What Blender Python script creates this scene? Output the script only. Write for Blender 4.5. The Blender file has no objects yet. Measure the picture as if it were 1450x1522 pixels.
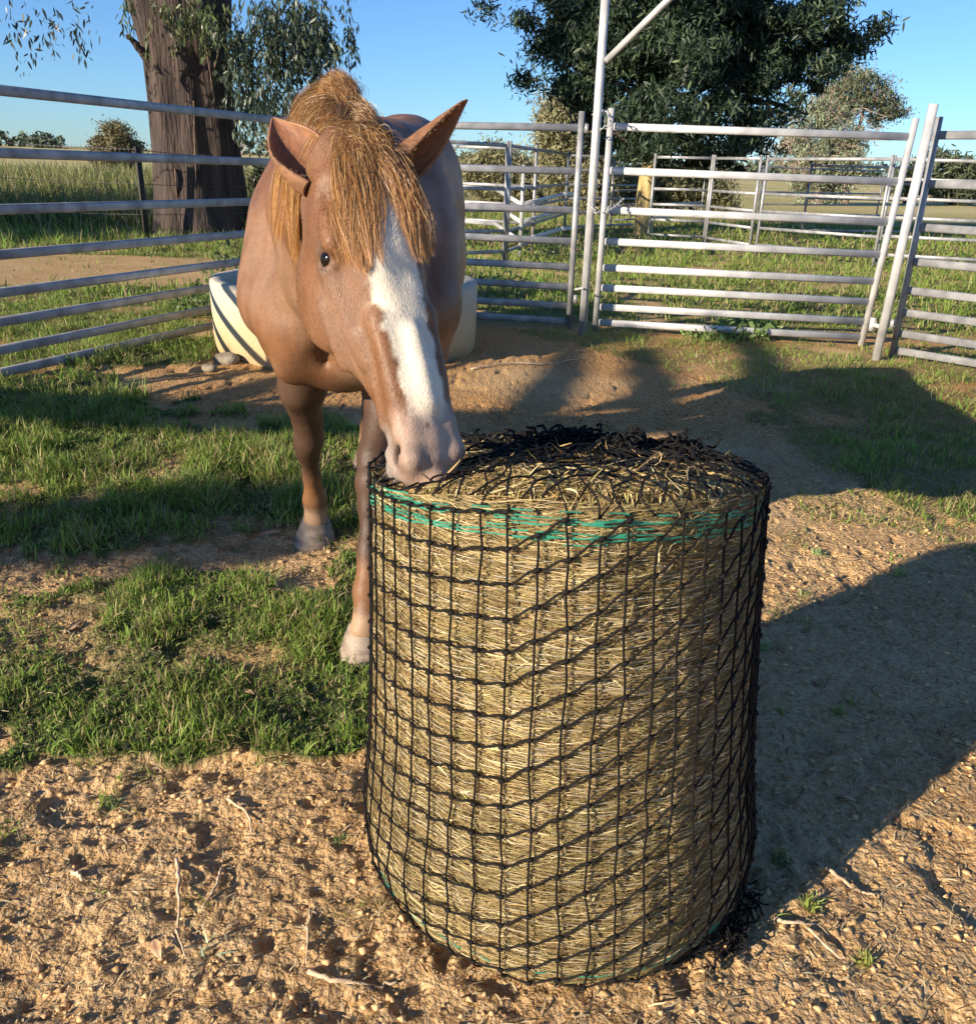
import bpy, bmesh, math, random
import numpy as np
from mathutils import Vector, Matrix
random.seed(7); rng = np.random.default_rng(11)
SC = bpy.context.scene
COL = SC.collection
rad = math.radians

# ------------------------------------------------------------ camera
FPX = 1300.0; CAMZ = 1.27; PITCH = rad(21.4); ROLL = rad(1.83)
cam = bpy.data.cameras.new('camera'); camo = bpy.data.objects.new('camera', cam); COL.objects.link(camo)
cam.sensor_fit = 'HORIZONTAL'; cam.sensor_width = 36.0; cam.lens = FPX/1450*36
cam.clip_start = 0.05; cam.clip_end = 8000
RM = Matrix.Rotation(math.pi/2-PITCH, 3, 'X') @ Matrix.Rotation(ROLL, 3, 'Z')
camo.matrix_world = Matrix.Translation((0, 0, CAMZ)) @ RM.to_4x4()
SC.camera = camo
RN = np.array(RM)
def ray(px, py):
    return RN @ np.array([(px-725)/FPX, -(py-761)/FPX, -1.0])
def G(px, py, z=0.0):
    d = ray(px, py); t = (z-CAMZ)/d[2]; return np.array([0, 0, CAMZ])+t*d
def AY(px, py, y):
    d = ray(px, py); return np.array([0, 0, CAMZ])+d*(y/d[1])

# ------------------------------------------------------------ light
SUN_AZ, SUN_EL = rad(52), rad(19)        # direction the shadows run in, measured from +Y to +X
ln = bpy.data.lights.new('sun', 'SUN'); ln.energy = 5.0; ln.angle = rad(0.5); ln.color = (1.0, 0.85, 0.66)
lo = bpy.data.objects.new('sun', ln); COL.objects.link(lo)
sd = Vector((math.sin(SUN_AZ)*math.cos(SUN_EL), math.cos(SUN_AZ)*math.cos(SUN_EL), -math.sin(SUN_EL)))
lo.rotation_euler = sd.to_track_quat('-Z', 'Y').to_euler(); lo.location = (-6, -4, 6)
W = bpy.data.worlds.new('World'); SC.world = W; W.use_nodes = True
nt = W.node_tree; nt.nodes.clear()
sky = nt.nodes.new('ShaderNodeTexSky'); sky.sky_type = 'NISHITA'; sky.sun_disc = False
sky.sun_elevation = SUN_EL
sky.sun_rotation = math.atan2(-sd.x, -sd.y)  # towards the sun
sky.altitude = 600; sky.air_density = 1.0; sky.dust_density = 0.3; sky.ozone_density = 3.0
bg = nt.nodes.new('ShaderNodeBackground'); bg.inputs['Strength'].default_value = 0.095
out = nt.nodes.new('ShaderNodeOutputWorld')
hs = nt.nodes.new('ShaderNodeMix'); hs.data_type = 'RGBA'; hs.blend_type = 'MULTIPLY'; hs.inputs[0].default_value = 1
hs.inputs[7].default_value = (.52, .73, 1.0, 1)   # clear winter air: deeper blue
nt.links.new(sky.outputs[0], hs.inputs[6]); nt.links.new(hs.outputs[2], bg.inputs[0]); nt.links.new(bg.outputs[0], out.inputs[0])
SC.view_settings.view_transform = 'Standard'; SC.view_settings.look = 'None'
SC.view_settings.gamma = 1.0; SC.view_settings.exposure = 0.92
SC.cycles.max_bounces = 5; SC.cycles.diffuse_bounces = 3; SC.cycles.transparent_max_bounces = 8

# ------------------------------------------------------------ noise
_P = rng.permutation(512); _P = np.concatenate([_P, _P, _P])
_V = rng.random(2048)
def _h(i, j, k=0):
    return _V[_P[_P[np.mod(i, 512)]+np.mod(j, 512)]+np.mod(k, 512)]
def noise2(x, y, s=1.0, seed=0):
    x = np.asarray(x)/s+seed*17.31; y = np.asarray(y)/s+seed*5.77
    xi = np.floor(x).astype(np.int64); yi = np.floor(y).astype(np.int64)
    fx = x-xi; fy = y-yi; fx = fx*fx*(3-2*fx); fy = fy*fy*(3-2*fy)
    a = _h(xi, yi); b = _h(xi+1, yi); c = _h(xi, yi+1); d = _h(xi+1, yi+1)
    return (a*(1-fx)+b*fx)*(1-fy)+(c*(1-fx)+d*fx)*fy
def noise3(p, s=1.0, seed=0):
    p = p/s+seed*13.7; i = np.floor(p).astype(np.int64); f = p-i; f = f*f*(3-2*f)
    r = 0
    for a in (0, 1):
        for b in (0, 1):
            for c in (0, 1):
                w = (f[..., 0] if a else 1-f[..., 0])*(f[..., 1] if b else 1-f[..., 1])*(f[..., 2] if c else 1-f[..., 2])
                r = r+w*_h(i[..., 0]+a, i[..., 1]+b, i[..., 2]+c)
    return r
def fbm(x, y, s, o=4, seed=0):
    r = 0; a = 1; t = 0
    for k in range(o):
        r = r+a*noise2(x, y, s, seed+k); t += a; a *= .5; s *= .48
    return r/t
def sstep(a, b, x):
    t = np.clip((x-a)/(b-a), 0, 1); return t*t*(3-2*t)

# ------------------------------------------------------------ materials
def new_mat(name):
    m = bpy.data.materials.new(name); m.use_nodes = True
    n = m.node_tree.nodes; return m, n, m.node_tree.links, n['Principled BSDF']
def simple_mat(name, c1, c2=None, rough=.6, metal=0.0, scale=8.0, bump=0.0, bscale=40.0, stretch=None, detail=6, spec=.5, ramp=(.35, .65)):
    m, n, l, b = new_mat(name)
    b.inputs['Roughness'].default_value = rough; b.inputs['Metallic'].default_value = metal
    b.inputs['Specular IOR Level'].default_value = spec
    tc = n.new('ShaderNodeTexCoord'); src = tc.outputs['Object']
    if stretch:
        mp = n.new('ShaderNodeMapping'); mp.inputs['Scale'].default_value = stretch
        l.new(src, mp.inputs[0]); src = mp.outputs[0]
    if c2 is None: b.inputs['Base Color'].default_value = (*c1, 1)
    else:
        nz = n.new('ShaderNodeTexNoise'); nz.inputs['Scale'].default_value = scale; nz.inputs['Detail'].default_value = detail
        l.new(src, nz.inputs['Vector'])
        cr = n.new('ShaderNodeValToRGB'); cr.color_ramp.elements[0].position = ramp[0]; cr.color_ramp.elements[1].position = ramp[1]
        cr.color_ramp.elements[0].color = (*c1, 1); cr.color_ramp.elements[1].color = (*c2, 1)
        l.new(nz.outputs['Fac'], cr.inputs[0]); l.new(cr.outputs[0], b.inputs['Base Color'])
    if bump:
        nb = n.new('ShaderNodeTexNoise'); nb.inputs['Scale'].default_value = bscale; nb.inputs['Detail'].default_value = 8
        l.new(src, nb.inputs['Vector'])
        bp = n.new('ShaderNodeBump'); bp.inputs['Strength'].default_value = 1.0; bp.inputs['Distance'].default_value = bump
        l.new(nb.outputs['Fac'], bp.inputs['Height']); l.new(bp.outputs[0], b.inputs['Normal'])
    return m
def attr_mat(name, rough=.6, trans=0.0, spec=.4, sheen=0.0, tint=1.0):
    """colour comes from the per-piece attribute 'Col' (each blade, straw or leaf has its own colour)"""
    m, n, l, b = new_mat(name)
    at = n.new('ShaderNodeAttribute'); at.attribute_name = 'Col'
    l.new(at.outputs['Color'], b.inputs['Base Color'])
    b.inputs['Roughness'].default_value = rough; b.inputs['Specular IOR Level'].default_value = spec
    if trans > 0:
        tr = n.new('ShaderNodeBsdfTranslucent'); l.new(at.outputs['Color'], tr.inputs[0])
        mx = n.new('ShaderNodeMixShader'); mx.inputs[0].default_value = trans
        l.new(b.outputs[0], mx.inputs[1]); l.new(tr.outputs[0], mx.inputs[2])
        l.new(mx.outputs[0], n['Material Output'].inputs[0])
    return m

# ------------------------------------------------------------ objects
def tag(o, label=None, cat=None, group=None, kind=None):
    if label: o['label'] = label
    if cat: o['category'] = cat
    if group: o['group'] = group
    if kind: o['kind'] = kind
    return o
def empty(name, loc=(0, 0, 0), **k):
    o = bpy.data.objects.new(name, None); COL.objects.link(o); o.location = loc; o.empty_display_size = .2
    return tag(o, **k)
def mesh_np(name, V, F, mat, parent=None, smooth=False, col=None, loc=None):
    """V (n,3) array in WORLD space, F list/array of faces or (quads, tris) arrays; parent is an unrotated empty"""
    me = bpy.data.meshes.new(name)
    V = np.asarray(V, dtype=np.float32)
    off = np.zeros(3, dtype=np.float32)
    if parent is not None:
        off = off+np.array(total_loc(parent), dtype=np.float32)
    if loc is not None: off = np.array(loc, dtype=np.float32)
    V = V-off
    Fs = F if isinstance(F, tuple) else (F,)
    Fs = [np.asarray(f, dtype=np.int32) for f in Fs if len(f)]
    me.vertices.add(len(V)); me.vertices.foreach_set('co', V.ravel())
    nl = sum(f.size for f in Fs); nf = sum(len(f) for f in Fs)
    me.loops.add(nl); me.polygons.add(nf)
    me.loops.foreach_set('vertex_index', np.concatenate([f.ravel() for f in Fs]))
    st = []; s = 0
    for f in Fs:
        st.append(s+np.arange(len(f))*f.shape[1]); s += f.size
    me.polygons.foreach_set('loop_start', np.concatenate(st).astype(np.int32))
    if smooth: me.polygons.foreach_set('use_smooth', np.ones(nf, dtype=bool))
    me.update(calc_edges=True); me.validate()
    if col is not None:
        ca = me.color_attributes.new('Col', 'FLOAT_COLOR', 'POINT')
        c = np.ones((len(V), 4), dtype=np.float32); c[:, :3] = col
        ca.data.foreach_set('color', c.ravel())
    me.materials.append(mat)
    o = bpy.data.objects.new(name, me); COL.objects.link(o)
    if parent is not None:
        o.parent = parent
        if loc is not None: o.location = np.array(loc)-np.array(total_loc(parent))
    elif loc is not None: o.location = loc
    return o
def total_loc(o):
    l = Vector(o.location)
    while o.parent: o = o.parent; l += Vector(o.location)
    return l
class MB:
    """collects pieces (world space) of ONE mesh"""
    def __init__(s): s.V = []; s.Q = []; s.T = []; s.C = []; s.n = 0
    def add(s, V, Q=(), T=(), col=None):
        V = np.asarray(V, dtype=float).reshape(-1, 3); s.V.append(V)
        if len(Q): s.Q.append(np.asarray(Q)+s.n)
        if len(T): s.T.append(np.asarray(T)+s.n)
        if col is not None: s.C.append(np.broadcast_to(np.asarray(col, dtype=float), V.shape))
        s.n += len(V)
    def tube(s, pts, r, seg=8, cap=True, col=None, flat=1.0):
        pts = np.asarray(pts, dtype=float); n = len(pts); r = np.broadcast_to(np.asarray(r, dtype=float), (n,))
        t = np.gradient(pts, axis=0); t /= np.linalg.norm(t, axis=1)[:, None]+1e-12
        ref = np.array([0, 0, 1.0]) if abs(t[:, 2]).mean() < .8 else np.array([1.0, 0, 0])
        u = np.cross(t, ref); u /= np.linalg.norm(u, axis=1)[:, None]+1e-12; v = np.cross(t, u)
        a = np.arange(seg)/seg*2*np.pi
        V = pts[:, None]+r[:, None, None]*(np.cos(a)[None, :, None]*u[:, None]+flat*np.sin(a)[None, :, None]*v[:, None])
        i = np.arange(n-1)[:, None]*seg; j = np.arange(seg)[None]
        Q = np.stack([i+j, i+(j+1) % seg, i+seg+(j+1) % seg, i+seg+j], -1).reshape(-1, 4)
        V = V.reshape(-1, 3); T = []
        if cap:
            V = np.vstack([V, pts[0], pts[-1]]); b = n*seg
            for k in range(seg):
                T.append((b, (k+1) % seg, k)); T.append((b+1, (n-1)*seg+k, (n-1)*seg+(k+1) % seg))
        s.add(V, Q, T, col)
    def box_beam(s, a, b, w, h, up=(0, 0, 1), bev=.2):
        """bevelled rectangular tube from a to b; w across, h along up"""
        a = np.array(a, float); b = np.array(b, float); t = b-a; L = np.linalg.norm(t); t /= L
        up = np.array(up, float); x = np.cross(t, up); x /= np.linalg.norm(x); y = np.cross(x, t)
        c = bev*min(w, h); W_, H_ = w/2, h/2
        pr = [(-W_+c, -H_), (W_-c, -H_), (W_-c*.3, -H_+c*.3), (W_, -H_+c), (W_, H_-c), (W_-c*.3, H_-c*.3), (W_-c, H_), (-W_+c, H_), (-W_+c*.3, H_-c*.3), (-W_, H_-c), (-W_, -H_+c), (-W_+c*.3, -H_+c*.3)]
        m = len(pr); V = []
        for p in (a, b):
            for q in pr: V.append(p+x*q[0]+y*q[1])
        V += [a, b]
        Q = [(k, (k+1) % m, m+(k+1) % m, m+k) for k in range(m)]
        T = [(2*m, (k+1) % m, k) for k in range(m)]+[(2*m+1, m+k, m+(k+1) % m) for k in range(m)]
        s.add(V, Q, T)
    def build(s, name, mat, parent=None, smooth=False, loc=None):
        V = np.vstack(s.V); Q = np.vstack(s.Q) if s.Q else np.zeros((0, 4), int); T = np.vstack(s.T) if s.T else np.zeros((0, 3), int)
        return mesh_np(name, V, (Q, T), mat, parent, smooth, np.vstack(s.C) if s.C else None, loc)
def ribbons(P, Wd, side, col):
    """P (n,k,3) centre lines, Wd (k,) or (n,k) half widths, side (n,3) or (n,k,3); last point may taper. returns V,Q,C"""
    n, k, _ = P.shape
    Wd = np.broadcast_to(Wd, (n, k)); side = side[:, None] if side.ndim == 2 else side
    V = np.stack([P-side*Wd[..., None], P+side*Wd[..., None]], 2).reshape(-1, 3)
    b = (np.arange(n)*2*k)[:, None, None]; i = (np.arange(k-1)*2)[None, :, None]
    Q = (b+i+np.array([0, 1, 3, 2])[None, None]).reshape(-1, 4)
    C = np.repeat(col, 2*k, axis=0) if col.ndim == 2 else np.repeat(col.reshape(n*k, 3), 2, axis=0)
    return V, Q, C
def unit(a): return a/(np.linalg.norm(a, axis=-1, keepdims=True)+1e-12)
# ============================================================ GROUND
def inpoly(x, y, poly):
    r = np.zeros(x.shape, bool); n = len(poly); j = n-1
    for i in range(n):
        xi, yi = poly[i]; xj, yj = poly[j]
        c = ((yi > y) != (yj > y)) & (x < (xj-xi)*(y-yi)/(yj-yi+1e-12)+xi); r ^= c; j = i
    return r
def gp(pts): return [tuple(G(a, b)[:2]) for a, b in pts]
# grass patches laid out on the ground plan (outlines, lushness, blade length factor)
PATCH = [
 (gp([(-40, 905), (109, 885), (200, 862), (330, 856), (400, 880), (450, 915), (520, 880), (530, 800), (620, 790), (620, 1085), (500, 1120), (400, 1095), (300, 1120), (210, 1140), (-40, 1150)]), 1.0, 1.0),
 (gp([(-60, 590), (100, 585), (250, 615), (330, 640), (430, 612), (520, 640), (640, 640), (640, 800), (500, 800), (430, 790), (330, 812), (170, 822), (-60, 812)]), 1.0, 1.25),
 (gp([(480, 800), (640, 790), (640, 900), (500, 860)]), .9, 1.0),
 (gp([(-200, 430), (300, 425), (310, 545), (200, 580), (-200, 600)]), .9, 1.2),
 (gp([(1150, 560), (1500, 520), (1600, 800), (1330, 775), (1240, 730), (1150, 640)]), .55, .5),
 (gp([(680, 500), (900, 490), (1500, 520), (1500, 560), (1200, 600), (1000, 560), (860, 530), (760, 520), (700, 520), (680, 520)]), .45, .7),
 (gp([(1150, 740), (1500, 740), (1500, 830), (1300, 800)]), .25, .6),
]
PATCH_DIRT = [gp([(120, 560), (300, 540), (660, 490), (830, 505), (1000, 560), (1130, 600), (1120, 640), (900, 640), (640, 640), (500, 600), (420, 605), (330, 635), (240, 610)])]
def grass_mask(x, y):
    wx = x+(fbm(x, y, .35, 5, 3)-.5)*.50*np.clip(y/3, .7, 2); wy = y+((fbm(x, y, .35, 5, 9)-.5)*.60+(fbm(x, y, .07, 2, 12)-.5)*.16)*np.clip(y/3, .7, 2.4)
    m = np.zeros(x.shape)
    for p, d, _ in PATCH: m = np.maximum(m, d*inpoly(wx, wy, p))
    far = sstep(7.4, 8.6, y)*(1-.9*((x < -2.2) & (y > 8.3+.0*x) & (y < 12.5)))
    m = np.maximum(m, .8*far)
    m = m*sstep(.33, .56, fbm(x, y, .42, 4, 21)+.12)
    for p, d, _ in PATCH[:4]: m = np.maximum(m, .42*inpoly(x+(noise2(x, y, .12, 14)-.5)*.7, y+(noise2(x, y, .10, 15)-.5)*.8, p)*sstep(.45, .6, noise2(x, y, .05, 16)))
    sp = sstep(.62, .72, fbm(x, y, .22, 3, 31))*.22*(y > 1.2)
    m = np.maximum(m, sp)
    m = np.where(inpoly(wx, wy, PATCH_DIRT[0]), m*.04, m)
    return m
def ground_h(x, y, detail=True):
    bank = sstep(13.5, 21, y+.6*noise2(x, y, 3, 5))*sstep(-.5, -4, x)*.62
    far = np.maximum(y-70, 0)*.0045*sstep(70, 200, y)
    far = np.minimum(far, 12)+9*sstep(350, 900, y)*noise2(x, y, 900, 8)
    h = bank+far+(fbm(x, y, 1.6, 3, 1)-.5)*.05*sstep(1.5, 3, y)
    if detail:
        a = sstep(9, 5, y)*sstep(4.5, 3.2, np.abs(x))
        c1 = np.abs(noise2(x, y, .11, 41)-.5)*2; c2 = np.abs(noise2(x, y, .045, 42)-.5)*2; c3 = noise2(x, y, .021, 43); c4 = noise2(x, y, .012, 44)
        rough = .35+.65*sstep(.35, .6, fbm(x, y, .6, 2, 50))
        h = h+a*rough*.55*(-.007*c1+.009*(1-c2)**2+.014*(c3-.5)+.012*(c4-.5)+.010*(1-np.abs(noise2(x, y, .028, 45)-.5)*2)**2)
        # scuffed hollows
        pit = sstep(.76, .86, noise2(x, y, .15, 60))*.014+sstep(.78, .86, noise2(x, y, .06, 61))*.010
        h = h-a*pit
        h = h+.018*sstep(.2, .8, grass_mask(x, y))*a
    return h
def axis(lo, hi, step, g, far0, far1):
    mid = np.arange(lo, hi, step); L = []; s = step; v = lo
    while v > far0: s *= g; v -= s; L.append(v)
    R = []; s = step; v = mid[-1]
    while v < far1: s *= g; v += s; R.append(v)
    return np.concatenate([np.array(L[::-1]), mid, np.array(R)])
gx = axis(-1.75, 2.1, .0078, 1.035, -2500, 2500)
gy = axis(.75, 4.0, .0085, 1.022, -60, 5200)
X, Yg = np.meshgrid(gx, gy, indexing='ij')
Z = ground_h(X, Yg)
n1, n2 = X.shape
ii, jj = np.meshgrid(np.arange(n1-1), np.arange(n2-1), indexing='ij')
Q = np.stack([ii*n2+jj, (ii+1)*n2+jj, (ii+1)*n2+jj+1, ii*n2+jj+1], -1).reshape(-1, 4)
GM = grass_mask(X, Yg)
SAND = sstep(4.0, 4.6, Yg+.4*(noise2(X, Yg, .5, 33)-.5))*sstep(8.2, 7.6, Yg)*sstep(.3, .7, fbm(X, Yg, .8, 3, 35)+.15)
gcol = np.stack([GM, SAND, GM*0], -1).reshape(-1, 3)
def ground_mat():
    m, n, l, b = new_mat('trodden_dirt_and_turf')
    b.inputs['Roughness'].default_value = .95; b.inputs['Specular IOR Level'].default_value = .15
    tc = n.new('ShaderNodeTexCoord')
    def nz(s, d=8): a = n.new('ShaderNodeTexNoise'); a.inputs['Scale'].default_value = s; a.inputs['Detail'].default_value = d; l.new(tc.outputs['Object'], a.inputs['Vector']); return a
    def ramp(src, els):
        r = n.new('ShaderNodeValToRGB'); e = r.color_ramp.elements
        while len(e) < len(els): e.new(.5)
        for q, (p, c) in zip(e, els): q.position = p; q.color = (*c, 1)
        l.new(src, r.inputs[0]); return r
    def mix(f, a, b_):
        x = n.new('ShaderNodeMix'); x.data_type = 'RGBA'
        if isinstance(f, float): x.inputs[0].default_value = f
        else: l.new(f, x.inputs[0])
        l.new(a, x.inputs[6]); l.new(b_, x.inputs[7]); return x.outputs[2]
    d1 = ramp(nz(2.2, 5).outputs['Fac'], [(.3, (.40, .235, .095)), (.55, (.52, .34, .16)), (.75, (.60, .43, .23))])
    d2 = ramp(nz(70, 6).outputs['Fac'], [(.36, (.27, .15, .06)), (.5, (.52, .34, .165)), (.66, (.68, .51, .30))])
    dirt = mix(.45, d1.outputs[0], d2.outputs[0])
    g1 = ramp(nz(14, 6).outputs['Fac'], [(.35, (.035, .05, .015)), (.5, (.075, .10, .03)), (.7, (.15, .15, .06))])
    # far paddock: dry yellow-green
    far = ramp(nz(.05, 8).outputs['Fac'], [(.35, (.26, .29, .10)), (.5, (.44, .42, .17)), (.65, (.56, .50, .24))])
    near = ramp(nz(.9, 8).outputs['Fac'], [(.3, (.05, .085, .02)), (.55, (.10, .14, .035)), (.75, (.2, .19, .08))])
    sx = n.new('ShaderNodeSeparateXYZ'); l.new(tc.outputs['Object'], sx.inputs[0])
    mr = n.new('ShaderNodeMapRange'); mr.inputs[1].default_value = 22; mr.inputs[2].default_value = 45; l.new(sx.outputs[1], mr.inputs[0])
    mr0 = n.new('ShaderNodeMapRange'); mr0.inputs[1].default_value = 6; mr0.inputs[2].default_value = 10; l.new(sx.outputs[1], mr0.inputs[0])
    gg = mix(mr0.outputs[0], g1.outputs[0], near.outputs[0]); gg = mix(mr.outputs[0], gg, far.outputs[0])
    at = n.new('ShaderNodeAttribute'); at.attribute_name = 'Col'
    sp = n.new('ShaderNodeSeparateColor'); l.new(at.outputs['Color'], sp.inputs[0])
    sand = ramp(nz(60, 8).outputs['Fac'], [(.34, (.26, .125, .045)), (.5, (.46, .25, .095)), (.66, (.60, .38, .17))])
    dirt = mix(sp.outputs[1], dirt, sand.outputs[0])
    l.new(mix(sp.outputs[0], dirt, gg), b.inputs['Base Color'])
    bp = n.new('ShaderNodeBump'); bp.inputs['Distance'].default_value = .018; bp.inputs['Strength'].default_value = 1.0
    l.new(nz(85, 12).outputs['Fac'], bp.inputs['Height']); l.new(bp.outputs[0], b.inputs['Normal'])
    return m
tag(mesh_np('ground', np.stack([X, Yg, Z], -1).reshape(-1, 3), Q, ground_mat(), smooth=True, col=gcol), 'sandy brown trodden yard dirt with worn grass reaching to the far paddock', 'ground', kind='structure')

# ------------------------------------------------------------ grass blades (uncountable)
def blades(x, y, L, wd, lean, cols):
    n = len(x); z = ground_h(x, y)-.004
    a = rng.random(n)*2*np.pi; b = a+rng.normal(0, 1.2, n)
    d = np.stack([np.cos(a), np.sin(a), np.zeros(n)], -1)
    t = np.array([0.0, .38, .72, 1.0]); ln_ = (rng.random(n)**1.2*lean+.12)
    P = np.zeros((n, 4, 3)); P[:, :, 0] = x[:, None]; P[:, :, 1] = y[:, None]; P[:, :, 2] = z[:, None]
    P += d[:, None]*(ln_*L)[:, None, None]*(t**1.8)[None, :, None]
    P[:, :, 2] += (L*np.sqrt(np.clip(1-(.75*ln_)**2, .1, 1)))[:, None]*(t-.28*ln_[:, None]*t**2.5)
    s = np.stack([np.cos(b), np.sin(b), rng.normal(0, .2, n)], -1); s = unit(s)
    w = np.stack([wd*.5, wd*.5, wd*.34, wd*.04], -1)
    return ribbons(P, w, s, cols)
def grass_cols(n, x, y, dry=.2):
    base = np.array([.150, .270, .048]); c = base[None]*(.65+.75*rng.random((n, 1)))
    c[:, 0] *= 1+.35*rng.random(n); pat = fbm(x, y, .45, 3, 70)
    c *= (.55+.95*pat)[:, None]
    d = rng.random(n) < dry*(.4+1.4*fbm(x, y, .3, 2, 75)); c[d] = np.array([.42, .34, .17])*(.6+.6*rng.random((d.sum(), 1)))
    y_ = rng.random(n) < .28; c[y_] = c[y_]*.5+np.array([.27, .32, .07])*.5
    return c
def scatter(n, x0, x1, y0, y1, thr=.15):
    x = x0+(x1-x0)*rng.random(n); y = y0+(y1-y0)*rng.random(n)
    keep = np.abs(x-.02*y)-.15 < y*.68+.25
    x = x[keep]; y = y[keep]; m = grass_mask(x, y)
    k = (rng.random(len(x)) < m**1.3) & (m > .03); return x[k], y[k], m[k]
gv, gq, gc, off = [], [], [], 0
for (n, x0, x1, y0, y1, Lm, wm) in [(120000, -1.9, 1.9, 1.05, 2.6, .034, .0036), (150000, -3, 3.2, 2.6, 4.6, .040, .0048),
        (150000, -5, 5.5, 4.6, 8.2, .05, .0055), (130000, -9, 9, 8.2, 15, .075, .011), (60000, -16, 16, 15, 28, .13, .022)]:
    x, y, m = scatter(n, x0, x1, y0, y1)
    L = Lm*(.45+1.1*rng.random(len(x))**1.3)*(.5+.6*m)*(.35+1.5*sstep(.25, .75, fbm(x, y, .16, 3, 80)))*np.where((y > 2.8) & (y < 3.9) & (x < 0), 1.25, 1)
    L = np.where((y > 13) & (x < -2.5), L*1.6, L)
    cc = grass_cols(len(x), x, y, .24 if y0 < 8 else .28)
    V, q, c = blades(x, y, L, wm*(.6+.8*rng.random(len(x))), 1.0, cc)
    gv.append(V); gq.append(q+off); gc.append(c); off += len(V)
tag(mesh_np('grass', np.vstack(gv), np.vstack(gq), attr_mat('grass_blade', .55, .35, .3), col=np.vstack(gc)), 'short green grass in ragged patches over the brown dirt', 'grass', kind='stuff')
# long seeding grass on the bank behind the left rails
n = 26000; x = -16+13.2*rng.random(n); y = 15.5+8*rng.random(n); k = np.abs(x) < y*.70+1; x = x[k]; y = y[k]; n = len(x)
L = .30+.35*rng.random(n)
cc = np.array([.20, .23, .075])[None]*(.5+.9*rng.random((n, 1))); dd = rng.random(n) < .25; cc[dd] = np.array([.38, .33, .18])
V, q, c = blades(x, y, L, .016*(.5+rng.random(n)), .7, cc)
tag(mesh_np('long_grass', V, q, bpy.data.materials['grass_blade'], col=c), 'long pale seeding grass standing on the bank behind the left rails', 'grass', kind='stuff')

# ------------------------------------------------------------ loose litter: crumbs of soil and chaff (uncountable)
def crumbs():
    n = 30000; x = -1.7+3.6*rng.random(n); y = .95+3.0*rng.random(n)**1.3
    k = (grass_mask(x, y) < .5); x = x[k]; y = y[k]; n = len(x)
    r = .0012+.0075*rng.random(n)**7; z = ground_h(x, y)+r*.35
    base = np.array([[1, 0, 0], [-1, 0, 0], [0, 1, 0], [0, -1, 0], [0, 0, 1], [0, 0, -1.0]])
    V = base[None]*(.7+.6*rng.random((n, 6, 1)))+rng.normal(0, .18, (n, 6, 3)); V = V*r[:, None, None]*np.array([1.2, 1, .75])
    a = rng.random(n)*6.28; ca, sa = np.cos(a)[:, None], np.sin(a)[:, None]
    V = np.stack([V[..., 0]*ca-V[..., 1]*sa, V[..., 0]*sa+V[..., 1]*ca, V[..., 2]], -1)+np.stack([x, y, z], -1)[:, None]
    T = np.array([[0, 2, 4], [2, 1, 4], [1, 3, 4], [3, 0, 4], [2, 0, 5], [1, 2, 5], [3, 1, 5], [0, 3, 5]])
    F = (np.arange(n)*6)[:, None, None]+T
    c = np.array([.54, .355, .175])*(.6+.75*rng.random((n, 1)))
    return V.reshape(-1, 3), F.reshape(-1, 3), np.repeat(c, 6, 0)
V, F, c = crumbs()
tag(mesh_np('soil_crumbs', V, F, attr_mat('soil_crumb', .95, 0, .1), smooth=False, col=c), 'loose crumbs of brown soil scattered over the yard dirt', 'soil crumbs', kind='stuff')
def chaff():
    n = 26000; x = -1.7+3.6*rng.random(n); y = .95+3.2*rng.random(n)**1.3
    z = ground_h(x, y)+.004; a = rng.random(n)*np.pi; L = .006+.028*rng.random(n)**2
    d = np.stack([np.cos(a), np.sin(a), rng.normal(0, .22, n)], -1)
    t = np.linspace(-.5, .5, 3); P = np.stack([x, y, z], -1)[:, None]+d[:, None]*L[:, None, None]*t[None, :, None]
    P[:, 1, 2] += .003*rng.random(n)
    s = np.stack([-np.sin(a), np.cos(a), rng.normal(0, .4, n)], -1)
    c = np.where(rng.random((n, 1)) < .3, np.array([[.16, .09, .05]]), np.array([[.52, .42, .25]]))*(.6+.6*rng.random((n, 1)))
    return ribbons(P, (.0006+.0012*rng.random(n))[:, None]*np.array([[.7, 1, .5]]), unit(s), c)
V, q, c = chaff()
tag(mesh_np('chaff', V, q, attr_mat('dry_chaff', .8, .1, .2), col=c), 'dropped bits of chaff and dry stalk lying over the dirt', 'chaff', kind='stuff')

# ------------------------------------------------------------ sticks, dead leaves and seedlings one can point to
wood = simple_mat('dry_stick', (.36, .25, .15), (.62, .48, .31), .8, scale=60, bump=.0012, bscale=220)
def stick(px, r, label, lift=.006):
    P = []
    for k, (a, b) in enumerate(px):
        g = G(a, b); P.append((g[0], g[1], float(ground_h(g[0:1], g[1:2])[0])+lift+(.004 if k % 2 else 0)))
    P = np.array(P); t = np.linspace(0, len(P)-1, len(P)*4); P = np.stack([np.interp(t, np.arange(len(P)), P[:, i]) for i in range(3)], -1)
    P[1:-1] += rng.normal(0, r*.35, P[1:-1].shape)
    b = MB(); b.tube(P, r*(1-.6*np.linspace(0, 1, len(P))**2)*(.9+.25*rng.random(len(P))), 7)
    return tag(b.build('stick', wood, smooth=True, loc=tuple(P[0])), label, 'stick', 'dry sticks on the dirt')
stick([(263, 1282), (268, 1330), (265, 1388)], .0042, 'pale upright-lying stick with a dark shadow, left of the forked twig at lower left')
stick([(262, 1388), (278, 1432)], .0020, 'short thin straw-like twig just below the pale stick at lower left')
stick([(338, 1195), (370, 1215), (375, 1245)], .0030, 'curved dry stem at the left, highest of the sticks on the bare dirt')
stick([(330, 1290), (325, 1320), (300, 1362)], .0036, 'bent dark stick running down between the two pale sticks at lower left')
stick([(458, 1450), (500, 1462), (560, 1466), (590, 1462)], .0045, 'long pale stick lying just left of the foot of the bale')
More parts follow.
